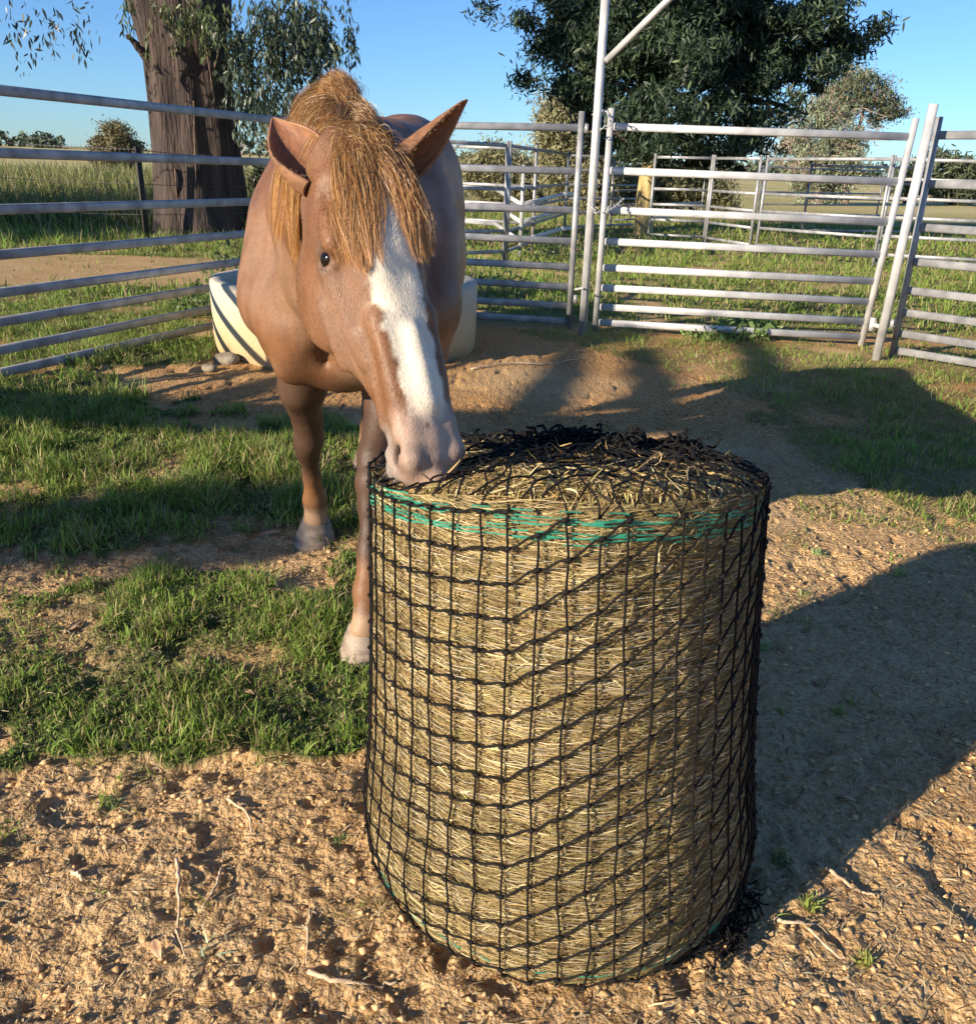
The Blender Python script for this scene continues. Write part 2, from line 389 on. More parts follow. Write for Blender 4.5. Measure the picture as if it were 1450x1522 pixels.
stick([(462, 1355), (458, 1400), (456, 1440)], .0026, 'thin dark twig standing beside the long pale stick near the bale foot')
stick([(1212, 1280), (1235, 1305), (1275, 1325), (1298, 1338)], .0042, 'long pale curved stick on the dirt right of the bale')
stick([(1150, 1370), (1165, 1380), (1210, 1378)], .0040, 'grey-brown bark strip on the dirt at the lower right of the bale')
stick([(1198, 1385), (1232, 1420), (1250, 1430)], .0026, 'thin forked twig at the far lower right below the bark strip')
stick([(110, 1300), (125, 1318)], .0050, 'stubby pale stick at the left edge of the bare dirt')
stick([(700, 551), (760, 543), (820, 541), (880, 530)], .007, 'long thin branch on the dirt in front of the back rails right of the horse', .008)
stick([(455, 552), (530, 543), (600, 546)], .010, 'thin branch lying on sandy dirt between the horse legs', .012)
leafm = simple_mat('dead_leaf', (.36, .19, .09), (.62, .42, .24), .7, scale=30)
def dead_leaf(px, py, L, ang, label):
    g = G(px, py); z = float(ground_h(g[0:1], g[1:2])[0])+.008
    t = np.linspace(0, 1, 9); w = L*.17*np.sin(np.pi*t**.8)+.0004
    b = MB(); c, s = math.cos(ang), math.sin(ang); V = []; th = .0007
    for side in (1, -1):
        for k in range(9):
            for u in (-1, 0, 1):
                lx = (t[k]-.5)*L; ly = w[k]*u+.18*L*(t[k]-.5)**2
                V.append((g[0]+lx*c-ly*s, g[1]+lx*s+ly*c, z+.25*w[k]*abs(u)+.06*L*math.sin(3*t[k])+th*side*.5))
    Q = []
    for sd_ in (0, 27):
        for k in range(8):
            for u in (0, 1):
                q = [sd_+k*3+u, sd_+k*3+u+1, sd_+k*3+u+4, sd_+k*3+u+3]; Q.append(q if sd_ == 0 else q[::-1])
    for k in range(8):
        for u in (0, 2):
            Q.append([k*3+u, k*3+3+u, 30+k*3+u, 27+k*3+u])
    b.add(V, Q); return tag(b.build('dead_leaf', leafm, loc=(g[0], g[1], z)), label, 'leaf', 'dead leaves on the ground')
dead_leaf(410, 888, .060, .1, 'curled tan leaf on dirt at the top edge of the front grass patch')
dead_leaf(380, 918, .030, -.5, 'small pink-brown leaf in the front grass patch below the curled tan leaf')
dead_leaf(115, 935, .070, 1.4, 'grey-green fallen leaf at the far left of the front grass patch')
dead_leaf(372, 1045, .035, -.6, 'pale crumpled leaf near the lower edge of the front grass patch')
dead_leaf(530, 992, .055, -.9, 'dry straw-coloured leaf just below the forward front hoof')
dead_leaf(405, 798, .075, .5, 'dry bark-like leaf on dirt left of the rear front hoof')
dead_leaf(233, 1420, .050, -1.0, 'pinkish dry leaf on bare dirt left of the pale seedling')
dead_leaf(1255, 1190, .045, -.7, 'thin tan leaf on the dirt right of the middle of the bale')
seedm = attr_mat('seedling_leaf', .5, .3, .4)
def seedling(px, py, n, L, label, col=(.30, .40, .16), wd=.005):
    g = G(px, py); z = float(ground_h(g[0:1], g[1:2])[0])
    a = rng.random(n)*6.28; rr = rng.random(n)**.5*L*.5
    x = g[0]+rr*np.cos(a); y = g[1]+rr*np.sin(a)
    c = np.array(col)*(.7+.6*rng.random((n, 1)))
    V, q, cc = blades(x, y, L*(.5+.6*rng.random(n)), wd*(.6+.6*rng.random(n)), 1.3, c)
    return tag(mesh_np('weed_tuft', V, q, seedm, col=cc, loc=(g[0], g[1], z)), label, 'weed', 'small green tufts on the dirt')
seedling(305, 1415, 7, .045, 'pale green seedling at lower left with its leaves spread on bare dirt', (.45, .55, .35), .006)
seedling(165, 1190, 40, .030, 'small dull green tuft on dirt just below the left grass patch')
seedling(505, 1250, 26, .026, 'small green tuft on dirt against the left side of the bale')
seedling(1205, 1350, 60, .035, 'bright yellow-green tuft right of the bale foot beside its own dark shadow', (.30, .36, .09), .005)
seedling(1285, 1430, 45, .03, 'yellow-green tuft at the lower right corner', (.33, .36, .09), .005)
seedling(1160, 1282, 60, .030, 'olive tuft of small leaves close to the right side of the bale', (.2, .24, .09))
seedling(1245, 1060, 34, .028, 'green tuft on the sunlit dirt right of the middle of the bale', (.27, .36, .1))
seedling(1160, 1060, 30, .022, 'yellowish tuft hard by the right side of the bale at half height', (.33, .38, .1))
seedling(1215, 822, 55, .035, 'low green tuft right of the bale just below the long dark shadow')
seedling(1195, 885, 70, .035, 'wide straw-green tuft right of the upper bale', (.33, .34, .14))
seedling(1335, 855, 55, .04, 'yellow-green tuft at the right edge below the shadow', (.36, .4, .12))
seedling(1130, 965, 60, .04, 'dark green tuft tucked behind the right side of the bale')
# ============================================================ HORSE (one implicit skin, polygonised with surface nets)
hx = np.concatenate([np.arange(-.78, -.36, .008), np.arange(-.36, .06, .0048)])
hy = np.concatenate([np.arange(1.10, 1.72, .0050), np.arange(1.72, 4.25, .011)])
hz = np.concatenate([np.arange(.03, .50, .0065), np.arange(.50, .80, .010), np.arange(.80, 1.40, .0052), np.arange(1.40, 1.52, .010)])
D = np.full((len(hx), len(hy), len(hz)), .2, dtype=np.float32)
def region(lo, hi):
    i = [slice(max(np.searchsorted(a, l)-1, 0), np.searchsorted(a, h)+1) for a, l, h in zip((hx, hy, hz), lo, hi)]
    P = np.stack(np.meshgrid(hx[i[0]], hy[i[1]], hz[i[2]], indexing='ij'), -1)
    return tuple(i), P
def smin(a, b, k):
    h = np.clip(.5+.5*(b-a)/k, 0, 1); return b+(a-b)*h-k*h*(1-h)
def merge(sl, d, k):
    D[sl] = smin(d, D[sl], k).astype(np.float32)
def carve(sl, d, k):
    D[sl] = -smin(-D[sl], d, k)
def cone(a, b, ra, rb, k=.03, sq=(1, 1, 1), cut=False):
    a = np.array(a, float); b = np.array(b, float); sq = np.array(sq, float); m = max(ra, rb)*max(sq)+.10
    sl, P = region(np.minimum(a, b)-m, np.maximum(a, b)+m)
    if P.size == 0: return
    Pq = (P-a)/sq; ba = (b-a)/sq; t = np.clip((Pq@ba)/(ba@ba), 0, 1)
    d = (np.linalg.norm(Pq-t[..., None]*ba, axis=-1)-(ra+(rb-ra)*t))*min(sq)
    (carve if cut else merge)(sl, d, k)
def chain(pts, rs, k=.03, sq=(1, 1, 1)):
    for i in range(len(pts)-1): cone(pts[i], pts[i+1], rs[i], rs[i+1], k if i else k, sq)
def ell(c, r, k=.03, M=None, cut=False):
    c = np.array(c, float); r = np.array(r, float); m = r.max()+.10
    sl, P = region(c-m, c+m)
    if P.size == 0: return
    q = P-c
    if M is not None: q = q@M          # columns of M are the local axes
    k0 = np.linalg.norm(q/r, axis=-1); k1 = np.linalg.norm(q/(r*r), axis=-1)+1e-9
    d = k0*(k0-1)/k1
    (carve if cut else merge)(sl, d, k)
XC = -.395
# trunk
ell((XC-.010, 3.08, .985), (.305, .66, .345), .08)
ell((XC+.01, 2.72, 1.02), (.245, .34, .34), .08)
cone((XC, 2.60, 1.325), (XC+.01, 3.05, 1.30), .075, .09, .10)
cone((XC+.01, 3.1, 1.24), (XC+.04, 3.72, 1.27), .16, .18, .08)
ell((XC+.005, 3.72, 1.075), (.262, .36, .35), .08)
# shoulders and breast
for s in (-1, 1):
    ell((XC+s*.165, 2.56, .98), (.130, .20, .30), .07)
    ell((XC+s*.095, 2.32, .89), (.135, .13, .165), .05)
    cone((XC+s*.20, 2.42, .92), (XC+s*.155, 2.62, 1.26), .10, .07, .08)
ell((XC, 2.36, .80), (.13, .15, .11), .05)
# neck: crest line, middle and throat
chain([(XC, 2.58, 1.27), (-.375, 2.25, 1.335), (-.335, 1.95, 1.345), (-.285, 1.68, 1.31), (-.24, 1.52, 1.255)], [.10, .075, .058, .052, .05], .06)
chain([(XC, 2.50, 1.12), (-.36, 2.15, 1.17), (-.31, 1.88, 1.18), (-.26, 1.62, 1.17)], [.21, .155, .115, .085], .07)
chain([(XC, 2.40, .98), (-.35, 2.08, 1.04), (-.29, 1.86, 1.06)], [.18, .13, .095], .07)
# forelegs: (elbow, mid forearm, knee top, knee, below knee, mid cannon, fetlock, pastern, coronet)
def foreleg(P, s):
    R = [.095, .068, .045, .046, .032, .027, .036, .031, .042]
    chain(P, R, .028)
    kn = np.array(P[3]); cone(kn+(0, -.014, .02), kn+(0, -.012, -.022), .034, .032, .02)
    ft = np.array(P[6]); cone(ft+(0, .022, .0), ft+(0, .020, -.02), .026, .022, .02)
    c1, c2 = np.array(P[4]), np.array(P[6]); cone(c1+(0, .022, 0), c2+(0, .026, .02), .015, .015, .018)
RF = [(-.565, 2.62, .78), (-.585, 2.66, .62), (-.597, 2.74, .485), (-.600, 2.765, .425), (-.603, 2.79, .37), (-.607, 2.84, .27), (-.610, 2.885, .165), (-.613, 2.90, .12), (-.617, 2.90, .085)]
LF = [(-.245, 2.48, .78), (-.285, 2.40, .66), (-.315, 2.30, .525), (-.320, 2.27, .455), (-.322, 2.245, .40), (-.322, 2.20, .29), (-.322, 2.155, .180), (-.324, 2.125, .125), (-.328, 2.115, .088)]
foreleg(RF, -1); foreleg(LF, 1)
cone((XC-.165, 2.58, .90), RF[0], .13, .10, .05); cone((XC+.14, 2.50, .90), LF[0], .12, .10, .05)
def hindleg(x, y0, hx_):
    P = [(x, y0, .98), (x+hx_*.01, y0-.10, .74), (x, y0+.02, .60), (x, y0+.14, .46), (x, y0+.10, .36), (x, y0+.07, .17), (x, y0+.03, .12), (x, y0, .085)]
    chain(P, [.15, .105, .070, .048, .036, .040, .033, .044], .04); return P
RH = hindleg(XC-.15, 3.75, -1); LH = hindleg(XC+.12, 3.60, 1)
# ---------------- head in its own frame: t runs from poll to lip, v out of the face, w to the horse's right
PSI, ALP = rad(38), rad(29)
hd = np.array([math.sin(PSI), -math.cos(PSI), 0]); up = np.array([0, 0, 1.0])
U = hd*math.sin(ALP)-up*math.cos(ALP); Vn = hd*math.cos(ALP)+up*math.sin(ALP); Wn = np.array([-math.cos(PSI), -math.sin(PSI), 0])
rl = rad(1.6)   # slight tilt of the head about its own face normal
U, Wn = U*math.cos(rl)+Wn*math.sin(rl), Wn*math.cos(rl)-U*math.sin(rl)
HM = np.stack([U, Vn, Wn], 1)
PO = np.array([-.210, 1.440, 1.318]); HS = .97
def HW(t, v, w): return PO+(U*t+Vn*v+Wn*w)*HS
tt = np.array([-.03, .00, .05, .10, .15, .19, .24, .30, .36, .42, .46, .50, .53, .552, .566])
vt = np.array([-.03, -.008, .006, .014, .017, .017, .013, .006, -.001, -.006, -.008, -.010, -.020, -.040, -.066])
vb = np.array([-.09, -.135, -.185, -.215, -.232, -.238, -.232, -.200, -.158, -.128, -.118, -.114, -.108, -.098, -.082])
wt = np.array([.040, .060, .080, .090, .094, .091, .077, .061, .049, .043, .045, .051, .046, .034, .015])   # half width of the upper third
wb = np.array([.035, .055, .062, .066, .070, .070, .066, .056, .045, .038, .037, .038, .040, .036, .020])   # half width at the jaw
def head():
    c = HW(.27, -.10, 0); sl, P = region(c-.40, c+.40)
    q = (P-PO)@HM/HS; t, v, w = q[..., 0], q[..., 1], q[..., 2]
    a, b = np.interp(t, tt, vt), np.interp(t, tt, vb); mid, hh = (a+b)/2, (a-b)/2
    s = (v-mid)/hh
    f = np.clip((s+1)/1.65, 0, 1); f = f*f*(3-2*f)
    Wd = np.interp(t, tt, wb)*(1-f)+np.interp(t, tt, wt)*f
    p = np.where(t > .30, 2.7-.6*sstep(.40, .50, t), 2.7)
    F = (np.abs(w/Wd)**p+np.abs(s)**p)**(1/p)-1
    d = F*np.minimum(Wd, hh)*.9
    d = np.maximum(d, np.maximum(t-.566, -.03-t))
    merge(sl, d*HS, .045)
head()
def hcone(a, b, ra, rb, k=.015, cut=False): cone(HW(*a), HW(*b), ra*HS, rb*HS, k, cut=cut)
def hell(a, r, k=.012, cut=False, rot=None):
    M = HM if rot is None else HM@rot
    ell(HW(*a), np.array(r)*HS, k, M, cut)
def R3(ax, an):
    return np.array(Matrix.Rotation(rad(an), 3, ax))
for s in (-1, 1):
    hell((.205, -.165, s*.052), (.085, .068, .026), .025)                 # jowl
    hcone((.20, -.060, s*.082), (.345, -.078, s*.050), .014, .008, .026)   # facial crest
    hcone((.135, -.020, s*.078), (.175, -.018, s*.086), .018, .018, .02)   # brow
    hell((.095, -.022, s*.078), (.022, .012, .012), .012, cut=True)       # hollow above the eye
    hell((.186, -.051, s*.097), (.0125, .0200, .013), .006, cut=True)      # eye socket
    hcone((.171, -.034, s*.0835), (.172, -.068, s*.0865), .0085, .0065, .006) # upper lid
    hcone((.203, -.038, s*.083), (.202, -.066, s*.085), .0060, .0055, .006) # lower lid
    hcone((.30, -.020, s*.045), (.45, -.028, s*.036), .014, .012, .02)     # nasal bone edge
    hcone((.475, -.026, s*.036), (.515, -.032, s*.040), .0150, .0140, .016) # nostril wing, upper
    hcone((.515, -.032, s*.040), (.540, -.052, s*.034), .0140, .0120, .016)
    hcone((.500, -.066, s*.046), (.528, -.068, s*.044), .0100, .0100, .012)
    hell((.508, -.042, s*.052), (.0225, .0115, .0240), .004, cut=True, rot=R3('Z', -35))  # nostril
    hcone((.510, -.043, s*.048), (.496, -.040, s*.034), .0085, .006, .004, cut=True)
    hcone((.475, -.102, s*.042), (.54, -.094, s*.038), .0024, .0026, .006, cut=True)      # corner of the mouth
    hcone((.25, -.10, s*.078), (.33, -.135, s*.055), .012, .008, .03)
    hcone((.31, -.055, s*.060), (.45, -.085, s*.043), .0030, .0025, .014)                   # vein
hcone((.548, -.092, -.030), (.548, -.092, .030), .0024, .0024, .006, cut=True)   # lip line across the front
hell((.515, -.128, 0), (.034, .022, .030), .014)                                  # chin
hell((.556, -.052, 0), (.016, .028, .030), .012)                                  # upper lip tip
hcone((.33, .004, 0), (.44, -.004, 0), .008, .008, .02)
for s in (-1, 1):
    cone((XC+s*.045, 2.16, .98), (XC+s*.03, 2.22, .80), .006, .004, .03, cut=True)
    cone((XC+s*.10, 2.225, .86), (XC+s*.13, 2.27, .77), .045, .04, .05)
cone((-.40, 2.22, 1.12), (-.44, 2.15, .96), .008, .006, .03, cut=True)
cone((-.355, 1.90, 1.20), (-.42, 2.20, 1.02), .010, .008, .03, cut=True)
# gentle unevenness of muscle and coat
sl, P = region((-9,)*3, (9,)*3)
D += ((noise3(P, .10, 2)-.5)*.011+(noise3(P, .045, 3)-.5)*.0036).astype(np.float32)
del P
def surface_nets(D, ax):
    S = D < 0
    n = D.shape
    c = np.zeros((n[0]-1, n[1]-1, n[2]-1), np.int8)
    for a in (0, 1):
        for b in (0, 1):
            for d in (0, 1): c += S[a:n[0]-1+a, b:n[1]-1+b, d:n[2]-1+d]
    act = np.argwhere((c > 0) & (c < 8)); idx = np.full(c.shape, -1, np.int32); idx[tuple(act.T)] = np.arange(len(act))
    acc = np.zeros((len(act), 3)); cnt = np.zeros(len(act))
    cs = [(a, b, d) for a in (0, 1) for b in (0, 1) for d in (0, 1)]
    for p in cs:
        for e in range(3):
            if p[e]: continue
            q = list(p); q[e] = 1
            A = D[tuple((act+p).T)]; B = D[tuple((act+q).T)]; m = (A < 0) != (B < 0)
            t = np.where(m, A/(A-B+1e-12), 0)
            pos = np.tile(np.array(p, float), (len(act), 1)); pos[:, e] = t
            acc[m] += pos[m]; cnt[m] += 1
    pos = act+acc/cnt[:, None]
    Vw = np.stack([np.interp(pos[:, i], np.arange(n[i]), ax[i]) for i in range(3)], -1)
    Qs = []
    for e in range(3):
        o = [k for k in range(3) if k != e]
        sA = [slice(1, -1)]*3; sA[e] = slice(0, -1); sB = [slice(1, -1)]*3; sB[e] = slice(1, None)
        ch = S[tuple(sA)] != S[tuple(sB)]; g = np.argwhere(ch); fl = S[tuple(sA)][tuple(g.T)]
        base = g.copy(); base[:, o[0]] += 1; base[:, o[1]] += 1
        def at(u, v):
            w = base.copy(); w[:, o[0]] += u; w[:, o[1]] += v; return idx[tuple(w.T)]
        q = np.stack([at(-1, -1), at(0, -1), at(0, 0), at(-1, 0)], -1)
        if e == 1: fl = ~fl
        q = np.where(fl[:, None], q, q[:, ::-1]); Qs.append(q)
    return Vw, np.vstack(Qs)
HV, HQ = surface_nets(D, (hx, hy, hz))
def relax(V, Q, it, lam=.5):
    for _ in range(it):
        s = np.zeros_like(V); c = np.zeros(len(V))
        for i in range(4):
            a, b = Q[:, i], Q[:, (i+1) % 4]
            for k in range(3):
                s[:, k] += np.bincount(a, V[b, k], len(V))+np.bincount(b, V[a, k], len(V))
            c += np.bincount(a, minlength=len(V))+np.bincount(b, minlength=len(V))
        V = V*(1-lam)+lam*s/np.maximum(c, 1)[:, None]
    return V
HV = relax(HV, HQ, 2)
# keep the one big connected skin (drop stray islands)
def dval(p):
    ii = [np.clip(np.interp(p[..., i], a, np.arange(len(a))), 0, len(a)-1.001) for i, a in enumerate((hx, hy, hz))]
    i0 = [np.floor(a).astype(int) for a in ii]; f = [a-b for a, b in zip(ii, i0)]; r = 0
    for a in (0, 1):
        for b in (0, 1):
            for c in (0, 1):
                r = r+(f[0] if a else 1-f[0])*(f[1] if b else 1-f[1])*(f[2] if c else 1-f[2])*D[i0[0]+a, i0[1]+b, i0[2]+c]
    return r
def dgrad(p, e=.008):
    return unit(np.stack([dval(p+np.eye(3)[i]*e)-dval(p-np.eye(3)[i]*e) for i in range(3)], -1))
# colour of the coat (markings, plus sheen and shade painted in)
def coat_colour(P):
    n = len(P); c = np.empty((n, 3)); c[:] = (.172, .078, .034)
    a = sstep(.25, .75, .6*noise3(P, .13, 5)+.4*noise3(P, .05, 15))[:, None]; b = noise3(P*np.array([1, 1, .5]), .035, 6)[:, None]; f = noise3(P*np.array([1, 1, .35]), .008, 7)[:, None]
    pale = np.array([.275, .168, .105])  # pale patches imitate dust and coat sheen
    c = c*(1-.65*a)+pale*(.65*a); c = c*(.86+.26*b)*(.92+.16*f)
    q = (P-PO)@HM/HS; t, v, w = q.T
    inhead = (t > -.01) & (t < .62) & (np.abs(w) < .16) & (v > -.27) & (v < .06)
    # cheek sheen painted as a greyish patch, darker round the eye
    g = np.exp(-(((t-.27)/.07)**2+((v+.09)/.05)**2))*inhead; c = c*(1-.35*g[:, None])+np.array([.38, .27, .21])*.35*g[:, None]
    ey = np.exp(-(((t-.187)/.026)**2+((v+.052)/.022)**2))*inhead*(np.abs(w) > .06); c = c*(1-.8*ey[:, None])+np.array([.10, .075, .06])*.8*ey[:, None]
    bw = np.interp(t, [.07, .11, .18, .26, .33, .38, .44, .48, .52], [.0, .018, .041, .043, .036, .033, .036, .042, .050])
    bc = np.interp(t, [.07, .2, .3, .45], [.004, .006, .004, .004])
    edge = np.abs(w-bc)+(noise3(P, .020, 8)-.5)*.014+(noise3(P, .006, 9)-.5)*.006-bw
    bl = sstep(.004, -.004, edge)*sstep(-.040, -.022, v+(noise3(P, .02, 18)-.5)*.008)*inhead*(t > .07)
    wht = np.array([.76, .68, .54])*(.86+.2*f); c = c*(1-bl[:, None])+wht*bl[:, None]
    mz = sstep(.43, .475, t+(noise3(P, .03, 10)-.5)*.04)*inhead
    pink = np.array([.40, .27, .20])*(1-.35*sstep(.45,.8,noise3(P, .022, 17)))[:, None]*(.85+.35*b)
    low = sstep(-.035, -.075, v)
    grey = np.array([.27, .235, .21])*(.8+.4*b)
    mc = pink*(1-low[:, None])+grey*low[:, None]; c = c*(1-mz[:, None]*.92)+mc*mz[:, None]*.92
    ns = np.exp(-(((t-.507)/.022)**2+((v+.043)/.013)**2))*inhead*(np.abs(w) > .022)*sstep(.062, .050, np.abs(w)); c = c*(1-ns[:, None]*.92)+np.array([.035, .025, .022])*ns[:, None]*.92  # dark colour inside the nostril pits stands in for their shade
    spots = (noise3(P, .012, 11) > .86)*mz; c = c*(1-.5*spots[:, None])
    # legs: darker below the elbow, shade painted into the coat
    z = P[:, 2]; lg = sstep(.80, .62, z)[:, None]; c = c*(1-lg)+np.array([.075, .042, .026])*(.8+.4*b)*lg
    f1 = (sstep(.30, .24, z)*sstep(.12, .17, z))[:, None]; c = c*(1-f1*.8)+np.array([.22, .105, .045])*f1*.8
    f2 = sstep(.16, .12, z)[:, None]; c = c*(1-f2*.8)+np.array([.42, .27, .165])*f2*.8
    return np.clip(c, .01, .85)
def hide_mat():
    m, n, l, b = new_mat('chestnut_coat')
    at = n.new('ShaderNodeAttribute'); at.attribute_name = 'Col'; l.new(at.outputs['Color'], b.inputs['Base Color'])
    b.inputs['Roughness'].default_value = .47; b.inputs['Specular IOR Level'].default_value = .27
    b.inputs['Sheen Weight'].default_value = .0; b.inputs['Sheen Roughness'].default_value = .4
    tc = n.new('ShaderNodeTexCoord'); mp = n.new('ShaderNodeMapping'); mp.inputs['Scale'].default_value = (1, 1, .22); l.new(tc.outputs['Object'], mp.inputs[0])
    nz = n.new('ShaderNodeTexNoise'); nz.inputs['Scale'].default_value = 420; nz.inputs['Detail'].default_value = 5; l.new(mp.outputs[0], nz.inputs['Vector'])
    bp = n.new('ShaderNodeBump'); bp.inputs['Distance'].default_value = .0012; bp.inputs['Strength'].default_value = .7
    l.new(nz.outputs['Fac'], bp.inputs['Height']); l.new(bp.outputs[0], b.inputs['Normal'])
    return m
horse = empty('horse', (XC, 2.9, 0), label='chestnut horse with white blaze and flaxen forelock lowering its muzzle to the netted bale', cat='horse')
body = mesh_np('body', HV, HQ, hide_mat(), horse, True, coat_colour(HV))
# hooves
hoofm = simple_mat('hoof_horn', (.15, .11, .08), (.34, .27, .20), .6, scale=14, bump=.0015, bscale=60, stretch=(1, 1, 4))
def hoof(x, y, z0=.0, L=1.0):
    b = MB(); n = 28; rings = []
    prof = [(0.0, .073, .088), (.006, .075, .090), (.03, .069, .081), (.060, .058, .066), (.078, .051, .056), (.090, .046, .048), (.096, .036, .038)]
    for (h, rx_, ry) in prof:
        for k in range(n):
            a = 2*math.pi*k/n; fy = -math.cos(a); fx = math.sin(a)
            yy = fy*ry*(1.0 if fy < 0 else .72); xx = fx*rx_*(1-.12*max(fy, 0))
            sl_ = (.09-h)*.42
            zz = h*(1 if fy < 0 else 1-.42*fy)+(.004 if fy > .6 and h < .02 else 0)
            rings.append((x+xx, y+yy-sl_+.018, z0+zz+rng.normal(0, .0004)))
    m = len(prof); Q = [(i*n+k, i*n+(k+1) % n, (i+1)*n+(k+1) % n, (i+1)*n+k) for i in range(m-1) for k in range(n)]
    rings += [(x, y, z0+.001), (x, y, z0+.098)]
    T = [(m*n, (k+1) % n, k) for k in range(n)]+[(m*n+1, (m-1)*n+k, (m-1)*n+(k+1) % n) for k in range(n)]
    b.add(rings, Q, T); return b.build('hoof', hoofm, horse, smooth=True)
hoof(RF[-1][0], RF[-1][1]); hoof(LF[-1][0], LF[-1][1]); hoof(RH[-1][0], RH[-1][1]); hoof(LH[-1][0], LH[-1][1])
# eyes
eyem, n_, l_, b_ = new_mat('wet_dark_eye'); b_.inputs['Base Color'].default_value = (.008, .005, .004, 1); b_.inputs['Roughness'].default_value = .10; b_.inputs['Specular IOR Level'].default_value = .3
for s in (-1, 1):
    c = HW(.187, -.052, s*.0755); b = MB(); r = .0188*HS; nu, nv = 20, 12; V = []
    for i in range(nv+1):
        for j in range(nu):
            th = math.pi*i/nv; ph = 2*math.pi*j/nu; V.append(c+r*np.array([math.sin(th)*math.cos(ph), math.sin(th)*math.sin(ph), math.cos(th)]))
    b.add(V, [(i*nu+j, (i+1)*nu+j, (i+1)*nu+(j+1) % nu, i*nu+(j+1) % nu) for i in range(nv) for j in range(nu)]); b.build('eye', eyem, horse, smooth=True)
# ears: cupped shells
earm = attr_mat('ear_hide', .6, .22, .3)
def ear(base, tip, face, width, label=None):
    """base, tip world points; face = direction the cup opens towards"""
    base = np.array(base); tip = np.array(tip); ax = tip-base; L = np.linalg.norm(ax); ax /= L
    f = face-ax*(face@ax); f = unit(f); sdw = np.cross(ax, f)
    nu, nv = 22, 25; V = []; C = []
    for lay, off_ in ((0, 0.0), (1, .0032)):
        for i in range(nu):
            u = i/(nu-1)
            w = width*(np.interp(u, [0, .10, .30, .5, .7, .85, .95, 1], [.66, .90, 1.04, .98, .74, .46, .24, .07]))
            open_ = np.interp(u, [0, .15, .4, .8, 1], [150, 128, 105, 80, 60])   # half angle of the cup
            r = w/max(math.sin(rad(min(open_, 90))), .4)
            ctr = base+ax*L*u+sdw*0+f*(.010*math.sin(u*math.pi))-f*.014*u**2
            for j in range(nv):
                a = rad(-open_+2*open_*j/(nv-1)); rr = r*(1-.02*lay)-off_
                p = ctr-f*math.cos(a)*rr*.8+sdw*math.sin(a)*rr
                V.append(p)
                edge = abs(j/(nv-1)-.5)*2
                k = .7+.5*rng.random()
                C.append((np.array([.29, .145, .075]) if lay == 0 else np.array([.26, .115, .06])*(1-edge**3)+np.array([.42, .22, .12])*edge**3)*k)
    N = nu*nv; Q = []
    for i in range(nu-1):
        for j in range(nv-1):
            a = i*nv+j; Q.append((a, a+1, a+nv+1, a+nv)); Q.append((N+a, N+a+nv, N+a+nv+1, N+a+1))
        for j in (0, nv-1):
            a = i*nv+j; q = (a, a+nv, N+a+nv, N+a); Q.append(q if j == 0 else q[::-1])
    b = MB(); b.add(V, Q, col=np.array(C)); o = b.build('ear', earm, horse, smooth=True)
    # fringe of ear hair
    n = 420; i = rng.integers(1, nu-2, n); side = rng.random(n) < .5; j = np.where(side, 0, nv-1); A = np.array(V)[i*nv+j]+rng.normal(0, .002, (n, 3))
    m = 500; i2 = rng.integers(1, int(nu*.8), m); j2 = rng.integers(3, nv-3, m); A = np.vstack([A, np.array(V)[N+i2*nv+j2]])
    dr = unit(ax*.95+f*.15+rng.normal(0, .14, (n+m, 3))); ln_ = .001+.0028*rng.random(n+m)
    t = np.linspace(0, 1, 3); P = A[:, None]+dr[:, None]*ln_[:, None, None]*t[None, :, None]
    col = np.array([.46, .27, .15])*(.6+.7*rng.random((n+m, 1)))
    V2, Q2, C2 = ribbons(P, np.array([.0003, .00025, .0001]), unit(np.cross(dr, rng.normal(0, 1, (n+m, 3)))), col)
    mesh_np('ear_hair', V2, Q2, attr_mat('ear_fringe', .6, .2, .3), o, col=C2)
    return o
ER = ear(HW(.062, -.062, .060), AY(402, 163, 1.545), unit(np.array([.40, -1.0, -.05])), .042)
EL = ear(HW(.045, -.058, -.058), AY(702, 158, 1.50), unit(np.array([.9, -.35, -.05])), .034)

